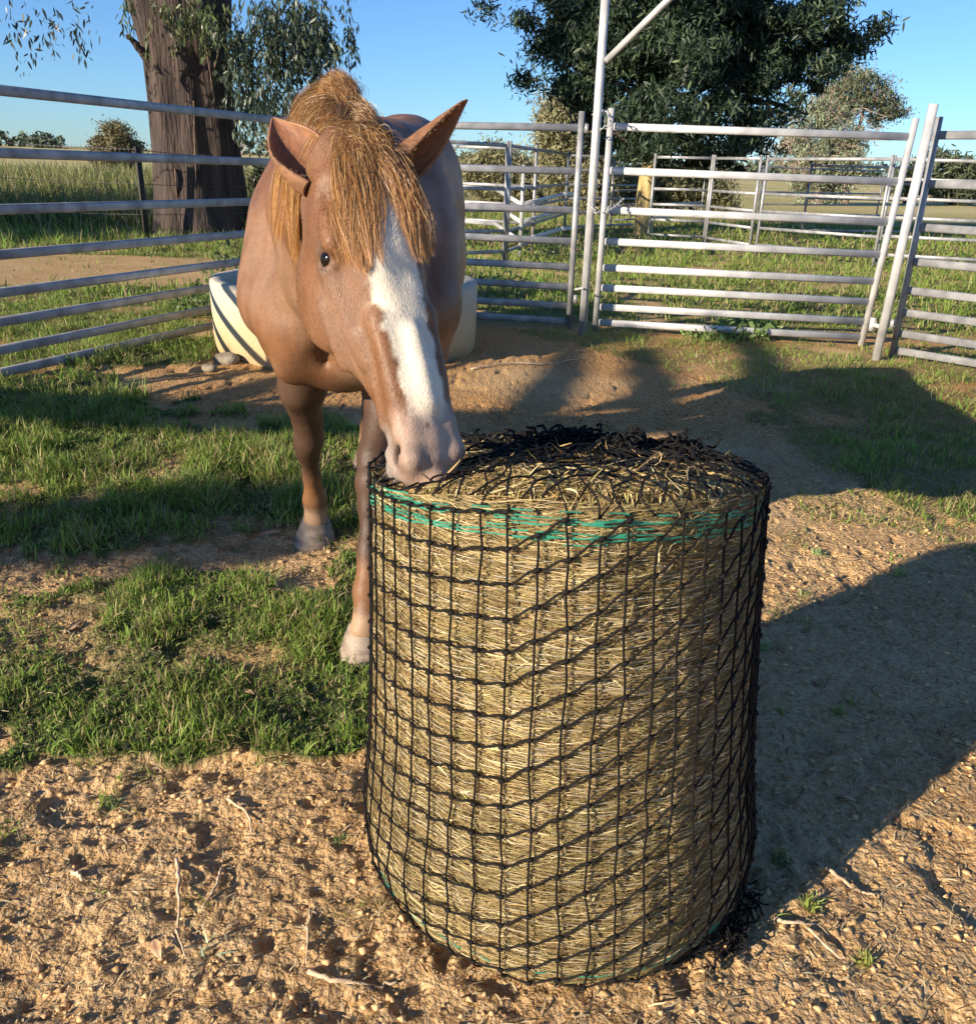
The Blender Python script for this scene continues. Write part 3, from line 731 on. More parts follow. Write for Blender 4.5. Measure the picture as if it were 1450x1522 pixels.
# ---------------- hair
def strands(roots, dir0, L, n_seg, grav, out_, wid, taper, colr, curl=.0, clump=0, stick_=.006, dirn=None, name='mane', mat=None, parent=None, jit=.10):
    n = len(roots); p = roots.copy(); d = unit(dir0+rng.normal(0, jit, (n, 3))); P = [p.copy()]
    st = L/(n_seg-1); ph = rng.random(n)*6.28; fr = 2+3*rng.random(n)
    cl = rng.integers(0, max(clump, 1), n); cdir = np.repeat(rng.normal(0, 1, (max(clump, 1), (n_seg+3)//4, 3)), 4, 1)*.05
    for k in range(1, n_seg):
        g = np.array([0, 0, -1.0])*grav*2.6*(.35+k/n_seg)
        d = unit(d+(g if dirn is None else g+dirn)+curl*np.stack([np.sin(ph+fr*k*.6), np.cos(ph*1.3+fr*k*.5), 0*ph], -1)+(cdir[cl, k] if clump else 0))
        p = p+d*st[:, None]
        dv = dval(p); dd = np.where(dv < stick_, stick_-dv, 0)
        inb = (p[:, 1] > 1.11)&(p[:, 2] > .1)&(p[:, 2] < 1.5)&(dd > 0)
        if inb.any():
            nn = dgrad(p[inb]); p[inb] = p[inb]+nn*dd[inb, None]
            d[inb] = unit(d[inb]-nn*np.minimum((d[inb]*nn).sum(1), 0)[:, None])
        P.append(p.copy())
    P = np.stack(P, 1)
    if clump:   # strands of one lock draw together towards their tips
        for c in range(clump):
            m = cl == c
            if m.sum() < 2: continue
            ctr = P[m].mean(0); w = (np.linspace(0, 1, n_seg)**1.2*.88)[None, :, None]
            P[m] = P[m]*(1-w)+ctr[None]*w
    T = np.gradient(P, axis=1); vw = unit(P-np.array([0, 0, CAMZ])+rng.normal(0, .5, (n, 1, 3)))
    s = unit(np.cross(T, vw))
    Wd = wid*(.6+.8*rng.random((n, 1)))*np.interp(np.linspace(0, 1, n_seg), [0, .1, .6, 1], [.7, 1, .85, taper])[None]
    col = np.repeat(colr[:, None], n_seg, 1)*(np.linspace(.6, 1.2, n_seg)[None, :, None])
    V, Q, C = ribbons(P, Wd, s, col)
    return V, Q, np.clip(C, 0, .9)
def flax(n, k=1.0):
    c = np.array([.50, .245, .080])*(.55+.75*rng.random((n, 1))); q = rng.random(n) < .35
    c[q] = np.array([.66, .43, .19])*(.7+.5*rng.random((q.sum(), 1))); d = rng.random(n) < .18; c[d] = np.array([.20, .10, .05])
    return c*k
hairm = attr_mat('flaxen_hair', .42, .28, .5)
hairm.node_tree.nodes['Principled BSDF'].inputs['Roughness'].default_value = .38
def project(p, it=4):
    for _ in range(it):
        p = p-dgrad(p)*(dval(p)-.002)[:, None]
    return p
# crest mane: rises off the crest, most of it falls over the horse's right side of the neck
cr = np.array([(-.392, 2.62, 1.42), (-.375, 2.25, 1.425), (-.335, 1.95, 1.415), (-.285, 1.70, 1.37), (-.222, 1.53, 1.315), (-.203, 1.440, 1.30)])
def oncrest(n, a=0.0, b=1.0):
    t = a+(b-a)*rng.random(n); s = t*(len(cr)-1)
    p = np.stack([np.interp(s, np.arange(len(cr)), cr[:, i]) for i in range(3)], -1); return p+rng.normal(0, .011, (n, 3))*[1, 1, .3], t
V_, Q_, C_ = [], [], []; o_ = 0
def put(r):
    global o_
    V_.append(r[0]); Q_.append(r[1]+o_); C_.append(r[2]); o_ += len(r[0])
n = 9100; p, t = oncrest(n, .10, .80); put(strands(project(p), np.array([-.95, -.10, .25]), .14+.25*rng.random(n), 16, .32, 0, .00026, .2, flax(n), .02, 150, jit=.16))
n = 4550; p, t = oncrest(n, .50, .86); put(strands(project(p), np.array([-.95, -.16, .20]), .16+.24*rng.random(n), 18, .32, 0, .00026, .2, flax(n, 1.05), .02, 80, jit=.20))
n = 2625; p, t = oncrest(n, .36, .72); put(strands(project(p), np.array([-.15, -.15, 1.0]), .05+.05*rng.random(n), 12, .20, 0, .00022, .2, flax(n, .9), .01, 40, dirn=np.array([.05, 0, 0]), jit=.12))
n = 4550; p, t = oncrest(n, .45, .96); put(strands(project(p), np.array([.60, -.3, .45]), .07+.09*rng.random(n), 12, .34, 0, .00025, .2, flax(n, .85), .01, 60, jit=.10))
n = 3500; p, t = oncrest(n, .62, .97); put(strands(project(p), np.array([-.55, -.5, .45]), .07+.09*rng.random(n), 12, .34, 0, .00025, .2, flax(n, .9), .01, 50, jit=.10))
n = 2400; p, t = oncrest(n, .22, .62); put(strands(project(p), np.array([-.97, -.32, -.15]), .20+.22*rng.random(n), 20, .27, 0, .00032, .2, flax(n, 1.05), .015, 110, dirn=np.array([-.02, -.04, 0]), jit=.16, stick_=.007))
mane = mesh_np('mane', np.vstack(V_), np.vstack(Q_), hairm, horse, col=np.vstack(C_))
# forelock
V_, Q_, C_ = [], [], []; o_ = 0
def polls(n, w0=-.045, w1=.050): return np.array([HW(-.005+.05*a, .01, w0+(w1-w0)*b) for a, b in zip(rng.random(n), rng.random(n))])
fd = U*.75+Vn*.55
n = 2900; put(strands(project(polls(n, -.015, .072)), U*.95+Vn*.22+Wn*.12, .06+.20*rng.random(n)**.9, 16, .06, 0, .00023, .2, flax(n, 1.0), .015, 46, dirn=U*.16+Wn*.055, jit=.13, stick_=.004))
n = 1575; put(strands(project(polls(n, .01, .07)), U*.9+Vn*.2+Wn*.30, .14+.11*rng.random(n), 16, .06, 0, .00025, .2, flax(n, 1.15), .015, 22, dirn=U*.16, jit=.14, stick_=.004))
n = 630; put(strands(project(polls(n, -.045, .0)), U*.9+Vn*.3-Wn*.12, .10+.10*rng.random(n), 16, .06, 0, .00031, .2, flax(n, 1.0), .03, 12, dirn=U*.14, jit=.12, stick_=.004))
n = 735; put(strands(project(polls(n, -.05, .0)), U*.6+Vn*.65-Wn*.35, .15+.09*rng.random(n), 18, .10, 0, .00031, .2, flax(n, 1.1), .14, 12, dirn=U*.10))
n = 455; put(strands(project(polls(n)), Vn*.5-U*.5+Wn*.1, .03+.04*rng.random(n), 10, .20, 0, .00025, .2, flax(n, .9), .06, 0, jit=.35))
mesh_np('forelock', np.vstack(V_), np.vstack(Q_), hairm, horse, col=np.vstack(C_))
# short coat hair on head, chest and legs (catches the low light)
def coat_hair(N):
    a = HV[HQ]; cen = a.mean(1); ar = np.linalg.norm(np.cross(a[:, 2]-a[:, 0], a[:, 3]-a[:, 1]), axis=1)/2
    wgt = ar*np.where(cen[:, 1] < 1.72, 1.0, np.where(cen[:, 1] < 2.95, .55, .03))
    f = rng.choice(len(HQ), N, p=wgt/wgt.sum()); u, v = rng.random((N, 1)), rng.random((N, 1)); q = a[f]
    p = (q[:, 0]*(1-u)+q[:, 1]*u)*(1-v)+(q[:, 3]*(1-u)+q[:, 2]*u)*v
    nn = unit(np.cross(q[:, 2]-q[:, 0], q[:, 3]-q[:, 1])); nn *= np.sign((nn*dgrad(p)).sum(1))[:, None]
    hq = (p-PO)@HM/HS; ish = (p[:, 1] < 1.66)
    w = np.where(ish[:, None], U[None]+Wn[None]*np.clip(hq[:, 2:3]*3, -.5, .5), np.array([0, .25, -1.0])[None])
    w = w-nn*(w*nn).sum(1)[:, None]; d = unit(unit(w)+nn*.07+rng.normal(0, .10, (N, 3)))
    L = np.where(ish, .0050, .0065)*(.6+.8*rng.random(N)); L = np.where(ish & (hq[:, 0] > .46), L*.45, L)
    P = np.stack([p-nn*.0004, p+d*L[:, None]*.5, p+d*L[:, None]-nn*.0002], 1)
    s = unit(np.cross(d, nn)+rng.normal(0, .2, (N, 3)))
    c = coat_colour(p)*(.95+.35*rng.random((N, 1)))
    return ribbons(P, np.array([.00028, .00024, .00006]), s, c)
V, q, c = coat_hair(290000)
mesh_np('coat_hair', V, q, attr_mat('short_hair', .45, .1, .4), horse, col=np.clip(c, 0, .9))
# whiskers and tail
n = 70; r = np.array([HW(.50+.05*a, -.06-.07*b, (c-.5)*.09) for a, b, c in rng.random((n, 3))]); r = project(r, 6)
dw = unit(dgrad(r)+.4*U[None]); P = r[:, None]+dw[:, None]*(.012+.02*rng.random(n))[:, None, None]*np.linspace(0, 1, 4)[None, :, None]
V, q, c = ribbons(P, np.array([.0003, .00025, .0002, .0001]), unit(np.cross(dw, rng.normal(0, 1, (n, 3)))), np.tile(np.array([[.45, .40, .34]]), (n, 1)))
mesh_np('whiskers', V, q, bpy.data.materials['short_hair'], horse, col=c)
n = 900; p = np.array([XC-.02, 4.06, 1.22])+rng.normal(0, .018, (n, 3)); t = np.linspace(0, 1, 10)
sp_ = rng.normal(0, .035, (n, 2)); P = p[:, None]+np.stack([sp_[:, :1]*t[None]*1.2, .10*np.sin(t*1.6)[None]+sp_[:, 1:]*t[None]*.6, -(.70+.15*rng.random((n, 1)))*t[None]**1.1], -1)
V, q, c = ribbons(P, np.array([.0018]*9+[.0004]), np.tile(np.array([[1., 0, 0]]), (n, 1)), flax(n, .9)); mesh_np('tail', V, q, hairm, horse, col=c)
# ============================================================ BALE
BT, BB = np.array([.125, 1.390]), np.array([.158, 1.405])     # axis at top and at the ground
ZT = .875
def bale_r(z, th=0):
    return np.interp(z, [0, .03, .07, .14, .3, .55, .72, .82, .85, .868, .88], [.315, .346, .362, .366, .346, .328, .320, .316, .313, .305, .293])
def bale_c(z):
    k = np.clip(np.asarray(z)/ZT, 0, 1)[..., None]; return BB*(1-k)+BT*k
def bale_p(th, z, off=0.0, lumpy=1.0):
    """th measured from the side facing the camera (-Y), positive to the right"""
    th = np.asarray(th, float); z = np.asarray(z, float)
    lump = .007*(noise2(th*.35*3+50, z, .16, 90)-.5)+.006*(noise2(th*.35*3+50, z, .06, 91)-.5)
    r = bale_r(z)+lump*lumpy+off; c = bale_c(z)
    return np.stack([c[..., 0]+r*np.sin(th), c[..., 1]-r*np.cos(th), z-.0*th], -1)
def top_z(x, y):
    r = np.hypot(x-BT[0], y-BT[1])
    hol = .034*np.exp(-(((x+.10)/.10)**2+((y-1.30)/.12)**2))
    return ZT+.002-.185*(y-1.08)-.012*sstep(.25, .308, r)+.022*(fbm(x, y, .09, 3, 95)-.5)-hol
straw = attr_mat('hay_straw', .65, .18, .35)
haycore = simple_mat('packed_hay', (.16, .11, .045), (.40, .29, .125), .9, scale=30, bump=.006, bscale=110, stretch=(1, 1, 4), ramp=(.35, .6))
bale = empty('hay_bale', (BB[0], BB[1], 0), label='upright round hay bale of packed tan straw inside the black net', cat='hay bale')
b = MB(); nth, nz_ = 160, 90; V = []
th = np.arange(nth)/nth*2*np.pi; zz = np.linspace(0.002, ZT-.03, nz_)
TH, ZZ = np.meshgrid(th, zz, indexing='ij'); Pb = bale_p(TH, ZZ, -.004)
zlim = top_z(Pb[..., 0], Pb[..., 1])-.012; Pb[..., 2] = np.minimum(Pb[..., 2], zlim-.004)
V = Pb.reshape(-1, 3); i, j = np.meshgrid(np.arange(nth), np.arange(nz_-1), indexing='ij')
Qb = np.stack([i*nz_+j, ((i+1) % nth)*nz_+j, ((i+1) % nth)*nz_+j+1, i*nz_+j+1], -1).reshape(-1, 4)
b.add(V, Qb)
nr = 34; V = []
edge = Pb[:, -1]; ctr = np.array([BT[0], BT[1]])
for k in range(nr):
    f = 1-k/(nr-1)*.995; xy = ctr+(edge[:, :2]-ctr)*f; z = top_z(xy[:, 0], xy[:, 1])-.012
    if k == 0: z = edge[:, 2]
    V.append(np.column_stack([xy, z]))
V = np.stack(V, 0).reshape(-1, 3); i, j = np.meshgrid(np.arange(nr-1), np.arange(nth), indexing='ij')
b.add(V, np.stack([i*nth+j, i*nth+(j+1) % nth, (i+1)*nth+(j+1) % nth, (i+1)*nth+j], -1).reshape(-1, 4))
b.build('packed_core', haycore, bale, smooth=True)
def hay_cols(n, x=None, z=None):
    c = np.array([.365, .262, .112])*(.5+.9*rng.random((n, 1))); q = rng.random(n)
    m = q < .20; c[m] = np.array([.66, .54, .30])*(.8+.4*rng.random((m.sum(), 1)))
    m = (q > .2) & (q < .45); c[m] = np.array([.31, .265, .10])*(.6+.8*rng.random((m.sum(), 1)))
    m = q > .86; c[m] = np.array([.15, .095, .045])*(.6+.8*rng.random((m.sum(), 1)))
    return c
# straws packed on the side: mostly level, some crossed; wavy like dried leaf
def side_straw(n, horiz, Lm, wm, off0):
    th = rng.random(n)*2*np.pi; z = .012+(ZT-.03)*rng.random(n); front = np.cos(th) > -.35; th = th[front]; z = z[front]; n = len(th)
    a = rng.normal(0, horiz, n); L = Lm*(.35+1.2*rng.random(n)**1.5); t = np.linspace(-.5, .5, 6)
    kink = rng.normal(0, .20, (n, 1)); wav = rng.random((n, 1))*6.28
    A = a[:, None]+kink*np.sin(t[None]*5+wav)
    ds = L[:, None]/5; du = np.cumsum(np.cos(A)*ds, 1)-np.cos(A[:, :1])*ds; dz = np.cumsum(np.sin(A)*ds, 1)-np.sin(A[:, :1])*ds
    r = bale_r(z)[:, None]; TH = th[:, None]+du/r; ZZ = np.clip(z[:, None]+dz, .003, ZT-.004)
    off = off0+(.0045*rng.random((n, 1)))+.003*np.sin(t[None]*4+wav)*rng.random((n, 1))
    P = bale_p(TH, ZZ, off); P[..., 2] = np.minimum(P[..., 2], top_z(P[..., 0], P[..., 1]))
    nor = np.stack([np.sin(th), -np.cos(th), 0*th], -1); T = unit(P[:, -1]-P[:, 0]); s = np.cross(T, nor); s = unit(s+nor*rng.normal(0, .55, (n, 1)))
    w = wm*(.4+1.0*rng.random((n, 1)))*np.array([[.3, .9, 1, .95, .8, .25]])
    col = hay_cols(n)*(.72+.56*noise2(th*.35*3, z, .09, 99))[:, None]
    return ribbons(P, w, s, col)
def cat(name, L_, mat, parent):
    V, Q_, C = [], [], []; o = 0
    for v, q, c in L_: V.append(v); Q_.append(q+o); C.append(c); o += len(v)
    return mesh_np(name, np.vstack(V), np.vstack(Q_), mat, parent, col=np.clip(np.vstack(C), 0, .9))
def top_straw(n, rmax, Lm, wm, lift, sd):
    r = rmax*np.sqrt(rng.random(n)); a = rng.random(n)*6.28; x = BT[0]+r*np.cos(a); y = BT[1]+r*np.sin(a)
    b_ = rng.random(n)*6.28; L = Lm*(.4+rng.random(n)); t = np.linspace(-.5, .5, 6); el = rng.normal(0, sd, n); cur = rng.normal(0, .9, (n, 1))
    A = b_[:, None]+cur*t[None]*1.6
    ds = L[:, None]/5; X_ = x[:, None]+np.cumsum(np.cos(A)*ds, 1)-L[:, None]/2*np.cos(b_)[:, None]; Y_ = y[:, None]+np.cumsum(np.sin(A)*ds, 1)-L[:, None]/2*np.sin(b_)[:, None]
    Zt = top_z(X_, Y_); R_ = np.hypot(X_-BT[0], Y_-BT[1]); Z_ = Zt-.008+lift*rng.random((n, 1))+np.sin(el)[:, None]*L[:, None]*t[None]-2.6*np.maximum(R_-.290, 0)
    P = np.stack([X_, Y_, Z_], -1); T = unit(P[:, -1]-P[:, 0]); s = unit(np.cross(T, np.array([0, 0, 1.])+rng.normal(0, .5, (n, 3))))
    w = wm*(.4+rng.random((n, 1)))*np.array([[.3, .9, 1, .95, .8, .25]])
    return ribbons(P, w, s, hay_cols(n)*np.array([1.35, 1.30, 1.22]))  # top straw tinted lighter so it looks sunlit
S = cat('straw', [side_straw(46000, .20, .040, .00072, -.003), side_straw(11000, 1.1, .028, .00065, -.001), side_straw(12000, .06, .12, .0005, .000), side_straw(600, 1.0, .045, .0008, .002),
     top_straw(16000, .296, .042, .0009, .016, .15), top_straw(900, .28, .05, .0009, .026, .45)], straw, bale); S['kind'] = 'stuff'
# fine pale wrap lines round the bale and the teal wrap at both edges
wrapm = attr_mat('bale_wrap', .45, .25, .5)
def wraps(rows, col, wd, off, a0=-2.2, a1=2.2, gap=.45, seed=0, droop=0.0):
    out_ = []
    for k, z0 in enumerate(rows):
        th = np.linspace(a0, a1, 240); z = z0+.004*(noise2(th*3, th*0+k, .5, 101+seed)-.5)*2-droop*(1-np.cos(th))
        g = noise2(th*6, th*0+k*3.1, .6, 105+seed) > gap
        P = bale_p(th, z, off); P[:, 2] = np.minimum(P[:, 2], top_z(P[:, 0], P[:, 1])+.001)
        i = 0
        while i < len(th)-3:
            if not g[i]: i += 1; continue
            j = i
            while j < len(th)-1 and g[j] and j-i < 5: j += 1
            if j-i == 5: out_.append((P[i:i+6], col*(.7+.5*rng.random())))
            i = max(j, i+1)
    Pn = np.stack([a for a, _ in out_]); C = np.stack([c for _, c in out_])
    return ribbons(Pn, np.full((6,), wd), np.tile(np.array([[0, 0, 1.]]), (len(Pn), 1)), C)
teal = np.array([.04, .30, .20]); pale = np.array([.55, .50, .40])
cat('wrap_lines', [wraps(np.arange(.10, .79, .0110), pale, .00055, .0045, gap=.40)], wrapm, bale)
cat('teal_wrap', [wraps(np.concatenate([(.834+rng.uniform(-.030, .024, 17))]), teal, .0011, .0065, gap=.47, seed=3, droop=.055), wraps(.045+.05*rng.random(3), teal, .0014, .004, gap=.60, seed=5),
    wraps(np.array([.05, .055, .06, .066, .072, .05, .06]), teal, .0024, .004, .75, 1.5, .3, 7), wraps(np.linspace(.11, .2, 10), np.array([.05, .42, .30]), .0026, .006, 1.38, 1.62, .2, 9)], wrapm, bale)

# ------------------------------------------------------------ black net
netm = simple_mat('black_cord', (.004, .004, .004), (.011, .010, .010), .7, scale=300, bump=.0006, bscale=900, spec=.2)
net = empty('hay_net', (BB[0], BB[1], 0), label='black knotted slow-feed net drawn over the hay bale and bunched on its top', cat='hay net')
SEAM = rad(-18.0); NC = 50; DTH = 2*math.pi/NC; DZ = .0525
def cross_h(k):   # extra height of a cross cord at column k (right of the seam it climbs, left it stays level)
    s = (k*DTH) if k >= 0 else 0.0
    a = k*DTH
    if a >= 0: return .205*min(a, 2.6)
    return -.05*min(-a, 2.2)
cols_ = list(range(-16, 34))
rg = random.Random(5)
knots = {}
for ci, k in enumerate(cols_):
    off = cross_h(k)
    for r in range(-12, 20):
        z = .006+DZ*r+off
        if z < .004 or z > ZT-.012: continue
        wob = .0030; th = SEAM+k*DTH+rg.gauss(0, .006)
        if z < .16 and k > 13: th += rg.gauss(0, .030)
        lo_ = math.sin(z*9+k*.5)*.004
        z2 = z+rg.gauss(0, .0018)
        knots[(ci, r)] = (th+lo_, z2)
def np_(th, z, off=.0065): return bale_p(np.array(th), np.array(z), off)
mb = MB(); kb = MB()
def cord(p, q, sag=0.0, r=.0017, wig=.0015):
    t = np.linspace(0, 1, 7); P = np.array(p)[None]*(1-t[:, None])+np.array(q)[None]*t[:, None]
    return P
def lay(th, z, r=.0019, off=.0105):
    P = bale_p(th, z, off, .25); P[:, 2] = np.minimum(P[:, 2], top_z(P[:, 0], P[:, 1])+.006); mb.tube(P, r, 6)
rows_ = range(-12, 20); NCOL = len(cols_)
for ci in range(NCOL):
    ks = sorted(r for (c, r) in knots if c == ci)
    for a, b_ in zip(ks, ks[1:]):
        t = np.linspace(0, 1, 6); A, B = knots[(ci, a)], knots[(ci, b_)]
        lay(A[0]+(B[0]-A[0])*t+rg.gauss(0, .0018)*np.sin(t*np.pi), A[1]+(B[1]-A[1])*t)
    if ks and knots[(ci, ks[0])][1] > .015:
        A = knots[(ci, ks[0])]; t = np.linspace(0, 1, 4); lay(A[0]+0*t, A[1]*(1-t)+.004*t)
    cn = (ci+1) % NCOL
    for r in ks:
        r2 = r if cn else None
        if cn == 0: continue
        if (cn, r) not in knots: continue
        A, B = knots[(ci, r)], knots[(cn, r)]
        t = np.linspace(0, 1, 9); s = (t-.5)*2
        zz = A[1]+(B[1]-A[1])*t-.0022*np.sin(2*np.pi*t)*(1 if B[1] >= A[1] else -1)
        lay(A[0]+(B[0]-A[0])*t, zz)
for (c, r), (th, z) in knots.items():
    p = bale_p(np.array(th), np.array(z), .0115, .25); p[2] = min(p[2], float(top_z(p[0:1], p[1:2])[0])+.006)
    n_ = np.array([math.sin(th), -math.cos(th), 0]); t_ = np.array([math.cos(th), math.sin(th), .35]); t_ /= np.linalg.norm(t_)
    mb.tube([p-t_*.0055, p-t_*.0026+n_*.0006, p+t_*.0026+n_*.0006, p+t_*.0055], [.0020, .0037, .0037, .0020], 7)
mb.build('side_mesh', netm, net, smooth=True)
# the net gathered over the top: slack diamonds, looser and bunched towards the back
mb = MB(); NR = 10; rgt = np.random.default_rng(4)
def top_pt(k, ring):
    """ring 0 on the rim .. NR-1 near the gathered middle"""
    f = ring/(NR-1); R = .298*(1-f)**.85+.02
    a = SEAM+k*DTH+(.5*DTH if ring % 2 else 0)
    cx = BT[0]+.06*f; cy = BT[1]+.07*f
    return np.array([cx+R*math.sin(a), cy-R*math.cos(a)])
TP = {}
for ring in range(NR):
    for k in range(NC):
        xy = top_pt(k, ring)+rgt.normal(0, .0075, 2)*(0.5+ring/NR); z = float(top_z(xy[0:1], xy[1:2])[0])+.010+abs(rgt.normal(0, .007))
        if ring == 0: z = ZT-.030+0*z; xy = bale_p(np.array(SEAM+k*DTH), np.array(ZT-.03), .004)[:2]; z = min(z, float(top_z(xy[0:1], xy[1:2])[0])+.004)
        TP[(ring, k)] = np.array([*xy, z])
def slack(p, q, r=.0016, amp=.006):
    t = np.linspace(0, 1, 7); P = p[None]*(1-t[:, None])+q[None]*t[:, None]; o = rgt.normal(0, amp, 3); o[2] = abs(o[2])*.5
    P = P+np.sin(t*np.pi)[:, None]*o[None]; P[:, 2] = np.maximum(P[:, 2], top_z(P[:, 0], P[:, 1])+.003) if np.hypot(p[0]-BT[0], p[1]-BT[1]) < .30 else P[:, 2]
    mb.tube(P, r, 6)
for ring in range(NR-1):
    for k in range(NC):
        p = TP[(ring, k)]
        if ring % 2 == 0: a, b_ = TP[(ring+1, k)], TP[(ring+1, (k-1) % NC)]
        else: a, b_ = TP[(ring+1, k)], TP[(ring+1, (k+1) % NC)]
        slack(p, a); slack(p, b_)
# bunched heaps and loops at the back of the top
def heap(cx, cy, sx, sy, n, h):
    for _ in range(n):
        m = 12; c = np.array([cx, cy])+rgt.normal(0, 1, 2)*[sx, sy]; w = rgt.normal(0, .020, (m, 3)).cumsum(0); w -= w.mean(0); w *= .55
        t = np.linspace(0, 1, m*3); P = np.stack([np.interp(t*(m-1), np.arange(m), w[:, i]) for i in range(3)], -1)
        for _s in range(3): P[1:-1] = (P[:-2]+P[1:-1]*2+P[2:])/4
        P[:, 0] += c[0]; P[:, 1] += c[1]; q_ = P[:, :2]-BT; k_ = np.minimum(1, .292/(np.linalg.norm(q_, axis=1)+1e-9))[:, None]; P[:, :2] = BT+q_*k_; z0 = top_z(P[:, 0], P[:, 1]); P[:, 2] = z0+.006+h*rgt.random()+np.clip(P[:, 2], -.008, .022)
        mb.tube(P, .0024, 6)
heap(BT[0]+.02, BT[1]+.12, .050, .022, 52, .026)
heap(BT[0]+.17, BT[1]+.08, .045, .022, 50, .024)
heap(BT[0]-.04, BT[1]+.22, .12, .02, 14, .010)
heap(BT[0]+.10, BT[1]+.20, .10, .02, 14, .010)
heap(BT[0]+.22, BT[1]+.03, .02, .03, 14, .010)
# doubled cord and slack at the right foot
for k in range(3):
    t = np.linspace(0, 1, 14); th = rad(62+3*k)+.02*np.sin(t*9+k); mbP = bale_p(th, .75*(1-t)+.02*t, .0095); mb.tube(mbP, .0018, 6)
mb.build('gathered_top', netm, net, smooth=True)
mb = MB()
for _ in range(30):
    a = rad(56+rgt.normal(0, 8)); R = .365+.030*rgt.random(); c = np.array([BB[0]+R*math.sin(a), BB[1]-R*math.cos(a)])
    m = 9; w = rgt.normal(0, .022, (m, 3)).cumsum(0); w -= w.mean(0); w *= .6; P = np.repeat(w, 3, 0)
    for _s in range(4): P[1:-1] = (P[:-2]+P[1:-1]*2+P[2:])/4
    P[:, 0] += c[0]; P[:, 1] += c[1]; P[:, 2] = .012+np.abs(P[:, 2])*1.1; mb.tube(P, .0017, 6)
mb.build('foot_slack', netm, net, smooth=True)
# ============================================================ YARD
galv = simple_mat('galvanised_steel', (.20, .205, .21), (.42, .42, .42), .48, .3, scale=9, bump=.0006, bscale=60, stretch=(1, 1, 1), ramp=(.3, .7))
galv2 = simple_mat('bright_galvanised', (.36, .365, .365), (.64, .635, .62), .45, .25, scale=7, bump=.0005, bscale=50, ramp=(.3, .7))
RZ = [AY(980, y, 7.45)[2] for y in (192, 258.7, 318.5, 366, 405.6, 436, 465, 494.5)]
RZ = [max(z, .06) for z in RZ]
def gz(x, y): return float(ground_h(np.array([x]), np.array([y]), False)[0])
def panel(a, b, label, zs=None, name='rail_fence', cat='rail fence', group='galvanised rail fences', mat=None, post_h=1.70, rail=(.030, .058), post=.048, posts=(True, True), lean=(0, 0), lugs=True, dz=0.0, caps=False):
    a = np.array(a, float); b = np.array(b, float); mat = mat or galv; zs = zs or RZ
    za, zb = gz(*a)+dz, gz(*b)+dz
    root = empty(name, (a[0], a[1], za), label=label, cat=cat, group=group)
    d = (b-a)/np.linalg.norm(b-a)
    for e, (p, z0, on) in enumerate(((a, za, posts[0]), (b, zb, posts[1]))):
        if not on: continue
        m = MB(); m.box_beam((p[0], p[1], z0-.01), (p[0]+lean[e], p[1], z0+post_h), post, post, up=(d[0], d[1], 0), bev=.35)
        pst = m.build('post', mat, root)
        if lugs:
            m = MB(); s = 1 if e == 0 else -1
            for h in (.22, post_h-.16):
                q = np.array([p[0]-d[0]*s*.045, p[1]-d[1]*s*.045]); m.box_beam((q[0], q[1], z0+h), (q[0], q[1], z0+h+.07), .03, .03, up=(d[0], d[1], 0))
                m.box_beam((q[0]-d[0]*s*.012, q[1]-d[1]*s*.012, z0+h+.02), (p[0]-d[0]*s*.018, p[1]-d[1]*s*.018, z0+h+.02), .02, .008)
            m.build('hinge_lug', mat, pst)
    g = post*.46
    for z in zs:
        m = MB(); bow = 0
        m.box_beam((a[0]+d[0]*g+lean[0]*z/post_h, a[1]+d[1]*g, za+z), (b[0]-d[0]*g+lean[1]*z/post_h, b[1]-d[1]*g, zb+z), rail[0], rail[1], bev=.42)
        m.build('rail', mat, root)
    return root
# near yard
A1 = G(109, 536, .06)[:2]; A2 = G(275, 502, .06)[:2]
ld = (A2-A1)/np.linalg.norm(A2-A1)
c0 = A1-ld*1.2; c1 = A1+ld*1.9; 
LB = np.array([-1.75, 8.15]); 
panel(c0, LB, 'left side rails of the yard, running back past the concrete trough', post_h=1.66)
pA = G(845, 490)[:2]; pB = G(865, 497)[:2]; pG = G(884, 492)[:2]; pR = G(1279, 512)[:2]; pE = np.array([2.93, 6.74])
pE = G(1301, 535)[:2]
panel(LB+np.array([.10, .03]), pA+np.array([-.0, .05]), 'back rail panel directly behind the horse, ending at the chained post', post_h=1.72)
# gate leaf: same rails on two stiles
gate = panel(pG, pR, 'wide eight-rail galvanised gate closed at the right of the tall post', name='yard_gate', cat='gate', group='gates', mat=galv2, post_h=1.73, post=.05, lugs=False, dz=.012, lean=(0, .10))
tgs = MB()
for x_, z_ in ((1142, 198), (1194, 200), (1133, 262), (1200, 265)):
    q = AY(x_, z_-4, 7.2); tgs.box_beam(q+np.array([0, 0, .004]), q+np.array([.0, 0, -.034]), .05, .004, up=(1, 0, 0))
